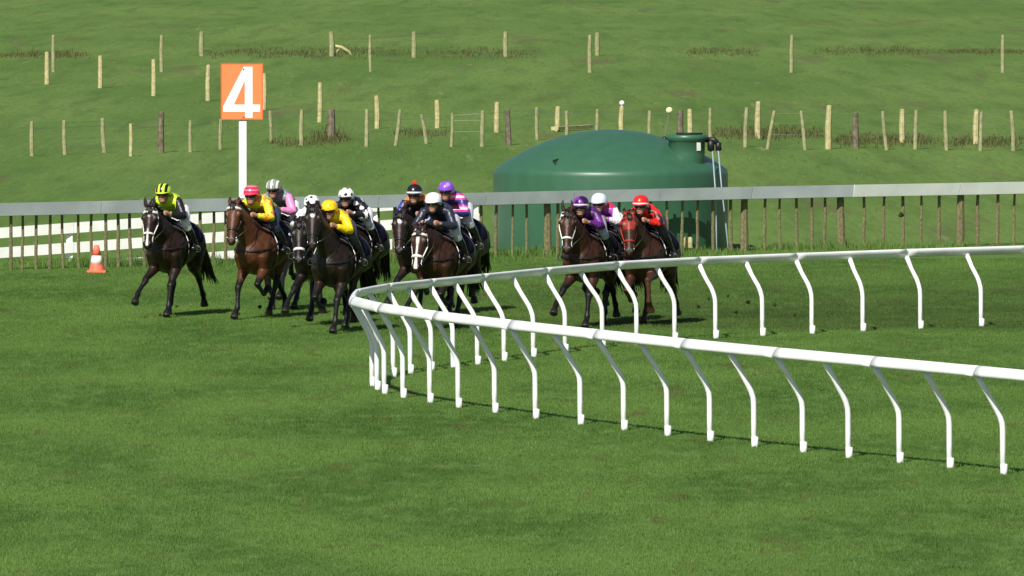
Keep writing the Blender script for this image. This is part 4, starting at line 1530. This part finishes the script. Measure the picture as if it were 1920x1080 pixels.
def jockey_meshes(v):
    J = jockey_joints(v)
    for k in J:
        J[k] = J[k] - RB
    out = {}
    Y = (0, 1, 0)

    def torso(bm, g, lo=0):
        pts = [J['pelvis'] + Vector((-.07, 0, -.02)), J['pelvis'], J['waist'], J['chest'], J['collar'], J['collar'] + Vector((.06, 0, .015))]
        rad = [(.11 + g, .08 + g), (.155 + g, .11 + g), (.14 + g, .095 + g), (.175 + g, .115 + g), (.165 + g, .085 + g), (.07 + g, .05 + g)]
        tube(bm, pts[lo:], rad[lo:], side=Y, seg=20, cap=.6)

    def arm(bm, k, g, hand=True):
        sh, el, wr = J['sh' + k], J['el' + k], J['wr' + k]
        if hand:
            tube(bm, [lerp(J['collar'], sh, .55), sh, lerp(sh, el, .4), el, lerp(el, wr, .3), lerp(el, wr, .75), wr], [.06 + g, .062 + g, .052 + g, .042 + g, .042 + g, .031 + g, .026 + g], seg=12, cap=.6)
        else:
            tube(bm, [lerp(J['collar'], sh, .55), sh, lerp(sh, el, .4), el, lerp(el, wr, .3), lerp(el, wr, .72), lerp(el, wr, .90)], [.07 + g, .072 + g, .066 + g, .060 + g, .056 + g, .044 + g, .034 + g], seg=14, cap=.3)

    def leg(bm, k, g, part='all'):
        hp, kn, an = J['hip' + k], J['kn' + k], J['an' + k]
        if part in ('all', 'up'):
            tube(bm, [hp + Vector((-.04, 0, .02)), hp, lerp(hp, kn, .35), lerp(hp, kn, .75), kn], [.09 + g, .10 + g, .088 + g, .066 + g, .056 + g], side=Y, seg=14, cap=.6)
            tube(bm, [kn, lerp(kn, an, .12), lerp(kn, an, .24)], [.055 + g, .056 + g, .056 + g], side=Y, seg=12)
        if part in ('all', 'low'):
            tube(bm, [lerp(kn, an, .1 if part == 'all' else .14), lerp(kn, an, .45), lerp(kn, an, .8), an], [.052 + g, .054 + g, .038 + g, .036 + g], side=Y, seg=12)
            toe = J['toe' + k]
            heel = an + Vector((-.055, 0, -.045))
            tube(bm, [heel, an + Vector((.02, 0, -.035)), lerp(an, toe, .55) + Vector((0, 0, -.005)), toe], [(.030 + g, .028 + g), (.036 + g, .038 + g), (.042 + g, .030 + g), (.034 + g, .020 + g)], side=Y, seg=12)

    # ---- body: one continuous skin with face and hands
    bm = bmesh.new()
    torso(bm, 0)
    for k in 'rl':
        arm(bm, k, 0)
        leg(bm, k, 0)
    H = J['head']
    tube(bm, [J['collar'] + Vector((.0, 0, .0)), J['neck'], H + Vector((-.01, 0, -.03))], [.065, .056, .056], side=Y, seg=14)
    # skull, jaw
    tube(bm, [H + Vector((.000, 0, -.125)), H + Vector((.012, 0, -.105)), H + Vector((.012, 0, -.07)), H + Vector((.006, 0, -.03)), H + Vector((0, 0, .02)), H + Vector((-.008, 0, .07)), H + Vector((-.01, 0, .105))],
         [(.034, .050), (.050, .072), (.062, .086), (.070, .096), (.074, .102), (.066, .092), (.03, .045)], side=Y, seg=20, cap=.6)
    # nose, brows, lips, chin, ears, cheekbones
    tube(bm, [H + Vector((.096, 0, .0)), H + Vector((.108, 0, -.022)), H + Vector((.116, 0, -.040)), H + Vector((.098, 0, -.048))], [(.009, .009), (.010, .011), (.015, .012), (.012, .010)], side=Y, seg=8)
    tube(bm, [H + Vector((.082, -.045, .008)), H + Vector((.098, -.012, .010)), H + Vector((.098, .012, .010)), H + Vector((.082, .045, .008))], .010, side=(0, 0, 1), seg=6)
    tube(bm, [H + Vector((.086, -.022, -.069)), H + Vector((.096, 0, -.067)), H + Vector((.086, .022, -.069))], .007, side=(0, 0, 1), seg=6)
    tube(bm, [H + Vector((.084, -.018, -.080)), H + Vector((.092, 0, -.081)), H + Vector((.084, .018, -.080))], .007, side=(0, 0, 1), seg=6)
    tube(bm, [H + Vector((.070, 0, -.105)), H + Vector((.084, 0, -.106))], .018, seg=8)
    for s in (-1, 1):
        tube(bm, [H + Vector((-.005, s * .072, -.035)), H + Vector((-.012, s * .084, -.012)), H + Vector((-.005, s * .080, .012))], [(.006, .012), (.008, .016), (.006, .014)], side=Y, seg=8)
        tube(bm, [H + Vector((.07, s * .045, -.028)), H + Vector((.05, s * .060, -.030))], .014, seg=8)
    # hands closed round the reins
    for s, k in ((-1, 'r'), (1, 'l')):
        W = J['wr' + k]
        f = (W - J['el' + k]).normalized()
        f = Vector((f.x, f.y * .4, f.z * .5)).normalized()
        inn = Vector((0, -s, 0))
        dn = Vector((0, 0, -1))
        tube(bm, [W - f * .01, W + f * .035, W + f * .075], [(.016, .028), (.018, .038), (.016, .040)], side=Y, seg=10)
        for i, ln in enumerate((.030, .034, .032, .025)):
            base = W + f * .080 + Vector((0, 0, .028 - i * .0185))
            p1 = base + f * ln * .9
            p2 = p1 + inn * (ln * .75) + f * .004
            p3 = p2 - f * (ln * .7)
            tube(bm, [base - f * .01, base + f * .008, p1, p2, p3], [.0088, .0088, .0085, .008, .0065], seg=7)
        tb = W + f * .022 + Vector((0, 0, .030)) + inn * .008
        tube(bm, [tb, tb + f * .030 + inn * .018 + Vector((0, 0, .008)), tb + f * .058 + inn * .024 + Vector((0, 0, -.002))], [.011, .010, .008], seg=7)
    out['body'] = remesh(bm, .0078, 2, .5)
    out['body'].materials.append(M_SKIN)

    # ---- clothing
    bm = bmesh.new()
    torso(bm, .022, 1)
    tube(bm, [J['collar'], J['neck'] + Vector((-.005, 0, -.005))], [.095, .072], side=Y, seg=16, cap=.1)
    # back fullness where the wind fills the silks
    tube(bm, [lerp(J['waist'], J['pelvis'], .5) + Vector((0, 0, .05)), J['waist'] + Vector((0, 0, .055)), J['chest'] + Vector((0, 0, .05)), J['collar'] + Vector((-.03, 0, .03))], [(.12, .07), (.15, .085), (.16, .085), (.12, .07)], side=Y, seg=16)
    for k in 'rl':
        arm(bm, k, .004, False)
    out['jacket'] = remesh(bm, .0105, 3, .5)
    bm = bmesh.new()
    tube(bm, [J['pelvis'] + Vector((-.08, 0, -.025)), J['pelvis'], lerp(J['pelvis'], J['waist'], .55)], [(.125, .095), (.172, .128), (.162, .118)], side=Y, seg=18)
    for k in 'rl':
        leg(bm, k, .010, 'up')
    out['breeches'] = remesh(bm, .0105, 3, .5)
    for s, k in ((-1, 'r'), (1, 'l')):
        bm = bmesh.new()
        leg(bm, k, .010, 'low')
        out['boot' + k] = remesh(bm, .0085, 2, .5)
        W = J['wr' + k]
    # helmet and cap cover
    bm = bmesh.new()
    prof = [(.0, .150), (.045, .146), (.085, .128), (.112, .098), (.126, .058), (.130, .028), (.129, .012)]
    c = H + Vector((-.012, 0, .008))
    rings = []
    for r_, z in prof:
        ring = []
        for i in range(28):
            a = 2 * PI * i / 28
            ring.append(bm.verts.new(c + Vector((r_ * 1.10 * math.cos(a) - (.0), r_ * .93 * math.sin(a), z))))
        rings.append(ring)
    for i in range(len(rings) - 1):
        for j in range(28):
            bm.faces.new((rings[i][j], rings[i][(j + 1) % 28], rings[i + 1][(j + 1) % 28], rings[i + 1][j]))
    # skirt down the back of the skull
    last = rings[-1]
    low = []
    for i in range(28):
        a = 2 * PI * i / 28
        back = max(0, -math.cos(a))
        low.append(bm.verts.new(last[i].co + Vector((.010 * back, 0, -.065 * min(1, back * 1.4) - .004))))
    for j in range(28):
        bm.faces.new((last[j], last[(j + 1) % 28], low[(j + 1) % 28], low[j]))
    bm.faces.new(low)
    me = bpy.data.meshes.new('cap')
    bmesh.ops.recalc_face_normals(bm, faces=bm.faces)
    bm.to_mesh(me)
    bm.free()
    me.polygons.foreach_set('use_smooth', [True] * len(me.polygons))
    out['cap'] = me
    bm = bmesh.new()          # peak
    vi, vo, vi2, vo2 = [], [], [], []
    for i in range(15):
        a = R(-62) + R(124) * i / 14
        e = math.cos(a * 90 / 62)
        p = c + Vector((.137 * math.cos(a), .118 * math.sin(a), .020))
        o_ = p + Vector((.045 * e + .004, 0, -.014 * e - .002))
        vi.append(bm.verts.new(p)); vo.append(bm.verts.new(o_))
        vi2.append(bm.verts.new(p + Vector((0, 0, -.008)))); vo2.append(bm.verts.new(o_ + Vector((0, 0, -.006))))
    for i in range(14):
        bm.faces.new((vi[i], vi[i + 1], vo[i + 1], vo[i]))
        bm.faces.new((vi2[i], vo2[i], vo2[i + 1], vi2[i + 1]))
        bm.faces.new((vo[i], vo[i + 1], vo2[i + 1], vo2[i]))
    me = bpy.data.meshes.new('peak')
    bm.to_mesh(me)
    bm.free()
    out['peak'] = me
    bm = bmesh.new()          # goggles
    pts = [H + Vector((.098 * math.cos(a) + .006, .088 * math.sin(a), -.012 if abs(a) < 1.2 else -.004)) for a in [R(-100) + R(200) * i / 16 for i in range(17)]]
    rad = [(.022, .010) if abs(i - 8) < 6 else (.010, .005) for i in range(17)]
    rad[8] = (.013, .008)
    tube(bm, pts, rad, side=(0, 0, 1), seg=8, cap=.2)
    me = bpy.data.meshes.new('goggles')
    bmesh.ops.recalc_face_normals(bm, faces=bm.faces)
    bm.to_mesh(me)
    bm.free()
    me.polygons.foreach_set('use_smooth', [True] * len(me.polygons))
    me.materials.append(M_GOGGLE)
    out['goggles'] = me
    bm = bmesh.new()          # chin strap
    pts = [H + Vector((.010 + .03 * math.sin(t_ * PI), .080 * math.cos(t_ * PI), .0 - .135 * math.sin(t_ * PI))) for t_ in [i / 12 for i in range(13)]]
    tube(bm, pts, (.007, .003), side=(1, 0, 0), seg=6, cap=0)
    me = bpy.data.meshes.new('chin_strap')
    bm.to_mesh(me)
    bm.free()
    me.materials.append(M_BLACK)
    out['chin'] = me
    out['H'] = H
    return out


JM = [jockey_meshes(0.25), jockey_meshes(1.0)]


def part(name, me, mat, parent):
    if len(me.materials) == 0:
        me.materials.append(mat)
    o = bpy.data.objects.new(name, me)
    link(o, parent)
    o.material_slots[0].link = 'OBJECT'
    o.material_slots[0].material = mat
    return o


def make_jockey(label, horse, v, jacket, cap, peak, breeches=M_BREECH, pompom=None, yaw=0.0, glove=None, collar=None):
    M_ = JM[v]
    loc = horse.matrix_basis @ RB
    j = thing('person', label, 'person', tuple(loc), horse.rotation_euler.z + yaw, 'jockeys')
    j.scale = (HS, HS, HS)
    part('body', M_['body'], M_SKIN, j)
    part('jacket', M_['jacket'], jacket, j)
    part('breeches', M_['breeches'], breeches, j)
    part('boot', M_['bootr'], M_BOOT, j)
    part('boot', M_['bootl'], M_BOOT, j)
    hc = part('helmet', M_['cap'], cap, j)
    part('peak', M_['peak'], peak, hc)
    part('chin_strap', M_['chin'], M_BLACK, hc)
    part('goggles', M_['goggles'], M_GOGGLE, j)
    if pompom:
        bm = bmesh.new()
        rr = random.Random(1)
        c = M_['H'] + Vector((0, 0, .175))
        for i in range(70):
            d = Vector((rr.gauss(0, 1), rr.gauss(0, 1), rr.gauss(0, 1))).normalized()
            tube(bm, [c, c + d * .035], [.008, .005], seg=4)
        bm_obj('pompom', bm, pompom, hc)
    return j


HS = 1.09


def place(px, py, deg):
    """hoof line pixel -> ground point, heading deg to the left of straight at the camera"""
    p = at(px, py)
    return (p.x, p.y, -DROP * HS), R(-90 - deg)


DB, BLK = (.020, .010, .006), (.007, .006, .006)      # dark bay, black points
BAY = (.085, .030, .012)
RBAY = (.150, .052, .018)
DRK = (.010, .006, .0045)
CH = (.044, .016, .008)
LIME = (.55, .78, .03)
K_ = (.012, .012, .014)
WH = (.78, .78, .78)
PK = (.80, .10, .22)

bl = (.01, .01, .012)
FIELD = [
    # px, py, deg, pose, coat, points, marks, yaw, lift, kwargs, label
    dict(hy=4, ears=True, x=328, y=592, deg=15, pose=('reach', 'stance', 'stance', 'push'), coat=(.020, .010, .007), marks=('stripe', 'smallstar'), yaw=R(-5), lift=0.10, bridle=M_STRAPW, brow=M_STRAPW,
         label='dark bay racehorse with white browband and white snip, leftmost, clear of the pack', v=1, jacket=('sleeves', [LIME, K_, LIME], dict(thr=.165, off=1.3)),
         cap=('stripes', [K_, LIME], dict(freq=88, thr=.1, off=-.0178)), peak=LIME, jl='jockey in lime and black striped cap and lime jacket with dark sleeves'),
    dict(hy=10, number='2', x=499, y=596, deg=20, pose=('stance', 'fold', 'push', 'reach'), coat=BAY, marks=(), yaw=R(-8), lift=0.24, brow=M_STRAPW, bridle=M_LEATHER,
         label='bright bay racehorse with plain brown face, white browband and white numeral on its saddle cloth', v=1, jacket=('blotch', [(.62, .75, .03), (.85, .20, .03), (.80, .55, .04)], dict(freq=13, thr=.52)),
         cap=('stripes', [(.80, .03, .09), (.85, .30, .35)], dict(freq=110, thr=.8, axis='Z', off=-.0)), peak=(.75, .03, .08), breeches=(.03, .04, .08), jl='jockey in hot pink cap and lime yellow and orange patterned jacket'),
    dict(x=535, y=581, deg=16, pose=('push', 'reach', 'fold', 'stance'), coat=DRK, marks=(), yaw=R(0), lift=0.00, bridle=M_LEATHER,
         label='black racehorse half hidden behind the bright bay, under the grey and pink jockey', v=1, jacket=('sleeves', [(.20, .22, .23), (.80, .25, .50)], dict(thr=.17)),
         cap=('stripes', [(.16, .19, .15), (.70, .72, .66), (.28, .33, .25)], dict(freq=80, thr=.45, off=.02)), peak=(.10, .12, .10), jl='jockey in grey, white and green striped cap with pink sleeves'),
    dict(x=602, y=609, deg=12, pose=('reach', 'swing', 'reach', 'push'), coat=DRK, marks=(), yaw=R(-6), lift=-0.10, noseband=M_STRAPW,
         label='dark racehorse mostly hidden between the bright bay and the yellow jockey', v=0, jacket=('blotch', [WH, K_], dict(freq=9, thr=.55)),
         cap=('spots', [WH, K_], dict(freq=14, thr=.33)), peak=WH, jl='jockey low behind a black horse head in white cap and white and black sleeves'),
    dict(hy=12, x=639, y=622, deg=15, pose=('fold', 'stance', 'push', 'reach'), coat=(.016, .009, .006), marks=('star',), yaw=R(-9), lift=0.40, noseband=None, bridle=M_LEATHER,
         label='near black racehorse with small white star under the yellow jockey, nearest of the pack', v=0, jacket=('blotch', [(.88, .62, .01), (.84, .48, .01)], dict(freq=10, thr=.6)),
         cap=('blotch', [(.88, .58, .01), (.75, .36, .01)], dict(freq=22, thr=.58)), peak=(.70, .40, .01), breeches=(.05, .05, .055), jl='jockey all in bright yellow cap and jacket'),
    dict(x=672, y=590, deg=17, pose=('fold', 'reach', 'push', 'swing'), coat=DRK, marks=(), yaw=R(0), lift=-0.10,
         label='black racehorse behind and right of the yellow jockey with its rump showing', v=0, jacket=('blotch', [K_, WH], dict(freq=9, thr=.55)),
         cap=('spots', [WH, K_], dict(freq=11.5, thr=.36)), peak=K_, jl='jockey in football patterned white cap with black spots and black jacket with white patches'),
    dict(hy=10, x=796, y=594, deg=14, pose=('reach', 'fold', 'stance', 'push'), coat=(.022, .011, .008), marks=('star',), yaw=R(-8), lift=-0.02, bridle=M_LEATHER,
         label='very dark racehorse with white star, left of the white blazed horse', v=1, jacket=('sleeves', [(.03, .012, .018), (.03, .05, .35), (.75, .20, .03)], dict(thr=.22, off=.915)),
         cap=('band', [K_, WH], dict(off=.952)), peak=K_, pom=True, breeches=(.05, .04, .05), jl='jockey in black cap with red pompom and white band'),
    dict(hy=2, x=834, y=616, deg=16, pose=('reach', 'fold', 'swing', 'stance'), coat=(.038, .015, .008), marks=('blaze',), yaw=R(-6), lift=-0.20, bridle=M_STRAPW, noseband=M_STRAPW, brow=M_STRAPW,
         label='brown racehorse with broad white blaze and white bridle in the middle group', v=1, jacket=('sleeves', [(.014, .017, .032), (.020, .024, .042)], dict(thr=.2)),
         cap=('plain', [(.80, .80, .82)], {}), peak=(.8, .8, .82), breeches=(.45, .47, .50), jl='jockey in plain white cap and navy jacket between the pompom cap and the purple cap'),
    dict(x=860, y=586, deg=18, pose=('fold', 'stance', 'push', 'swing'), coat=DRK, marks=(), yaw=R(2), lift=-0.25,
         label='dark racehorse rearmost of the middle group with its glossy rump on the right', v=1, jacket=('stripes', [(.88, .035, .26), (.025, .035, .20), (.70, .55, .70)], dict(freq=36, thr=.2, axis='Z')),
         cap=('blotch', [(.22, .07, .55), (.40, .22, .75)], dict(freq=12, thr=.55)), peak=(.05, .03, .10), breeches=(.55, .58, .62), jl='jockey in violet cap and magenta, blue and white striped jacket'),
    dict(hy=10, ears=True, x=1107, y=612, deg=14, pose=('reach', 'stance', 'fold', 'push'), coat=(.040, .015, .008), marks=(), yaw=R(-7), lift=0.20, bridle=M_STRAPW, noseband=None,
         label='brown bay racehorse with pricked black ears and white cheek straps, left of the right trio', v=0, jacket=('blotch', [(.12, .02, .20), (.05, .01, .09)], dict(freq=10, thr=.5)),
         cap=('capband', [(.20, .03, .32), (.03, .01, .05), WH], dict(freq=26, thr=0, off=.873)), peak=(.10, .02, .16), breeches=(.35, .40, .50), jl='jockey in dark purple quartered cap with white band and purple jacket'),
    dict(x=1142, y=604, deg=15, pose=('fold', 'stance', 'swing', 'push'), coat=DRK, marks=(), yaw=R(0), lift=-0.10,
         label='black racehorse squeezed in the middle of the right trio', v=0, jacket=('sleeves', [(.30, .05, .42), (.80, .78, .80), (.60, .03, .06)], dict(thr=.19, off=.855)),
         cap=('plain', [(.62, .70, .76)], {}), peak=(.5, .55, .6), jl='jockey in pale silvery cap and purple jacket with white sleeves'),
    dict(hy=14, x=1220, y=609, deg=15, pose=('fold', 'swing', 'stance', 'push'), coat=CH, marks=('hood',), yaw=R(-4), lift=0.10, bridle=M_STRAPR,
         label='chestnut racehorse in red blinker hood, rightmost of the field', v=0, jacket=('blotch', [(.78, .02, .012), (.02, .01, .01)], dict(freq=9, thr=.51)),
         cap=('capband', [(.80, .025, .015), (.72, .02, .015), WH], dict(freq=26, thr=0, off=.873)), peak=(.7, .02, .01), breeches=(.04, .04, .05), jl='jockey in red cap with white rim and red and black jacket'),
]
for i, e in enumerate(FIELD):
    loc, rz = place(e['x'], e['y'], e['deg'])
    h = make_horse(e['label'], loc, rz, e['pose'], e['coat'], BLK if e['coat'] != CH else (.05, .02, .01), e['marks'], e['yaw'], e['lift'], e.get('bridle', M_LEATHER), e.get('noseband'),
                   e.get('number'), None, HS, seed=i, brow=e.get('brow'), head_yaw=R(e.get('hy', 9)), ears_up=e.get('ears', False))
    bpy.context.view_layer.update()
    kd, cs, kw = e['jacket']
    jm = silk('jacket_silk', cs, kd, **kw)
    kd, cs, kw = e['cap']
    cm = silk('cap_silk', cs, kd, rough=.28, **kw)
    br = M_BREECH if 'breeches' not in e else plain('grey_breeches', e['breeches'], .6)
    make_jockey(e['jl'], h, e['v'], jm, cm, plain('peak', e['peak'], .3), br, pompom=plain('red_wool', (.75, .06, .03), .8) if e.get('pom') else None)

# ------------------------------------------------------------------ clods of turf thrown up by the hooves
rr = random.Random(12)
clods = [(1690, 403, 6, 'high above the outer palings at the right'), (1403, 566, 5, None), (1380, 585, 4, None), (1453, 572, 4, None), (1310, 575, 4, None), (1345, 600, 5, None),
         (1330, 560, 3, None), (300, 590, 3, None), (330, 575, 3, None), (447, 588, 3, None), (487, 575, 4, None), (600, 602, 4, None), (655, 612, 4, None), (640, 585, 3, None), (728, 600, 3, None), (1075, 610, 3, None), (1150, 600, 4, None), (1240, 598, 4, None), (1275, 585, 4, None), (1290, 603, 3, None), (1365, 555, 3, None), (1490, 590, 3, None), (1420, 612, 4, None), (937, 590, 4, None), (925, 560, 3, None), (505, 560, 3, None), (970, 606, 4, None)]
for (px, py, r_, lb) in clods:
    D_ = 173.5
    p = atd(px, D_ if lb is None else 190, zpix(py, D_ if lb is None else 190))
    bm = bmesh.new()
    R_ = r_ / FPX * D_ * .8
    bmesh.ops.create_icosphere(bm, subdivisions=2, radius=R_)
    for v in bm.verts:
        v.co *= 1 + .7 * noise.noise(v.co * 28 + Vector((px, py, 0)))
    for _ in range(10):
        d = Vector((rr.gauss(0, 1), rr.gauss(0, 1), rr.gauss(0, 1))).normalized()
        tube(bm, [d * R_ * .6, d * R_ * 1.7], [.004, .001], seg=4)
    o = bm_obj('turf_clod', bm, M_CLOD)
    o.location = p
    o['label'] = 'dark clod of turf flying ' + lb if lb else 'small dark clod of turf thrown up by the galloping hooves'
    o['category'] = 'turf clod'
    o['group'] = 'clods of turf in the air' if lb is None else 'clods of turf'
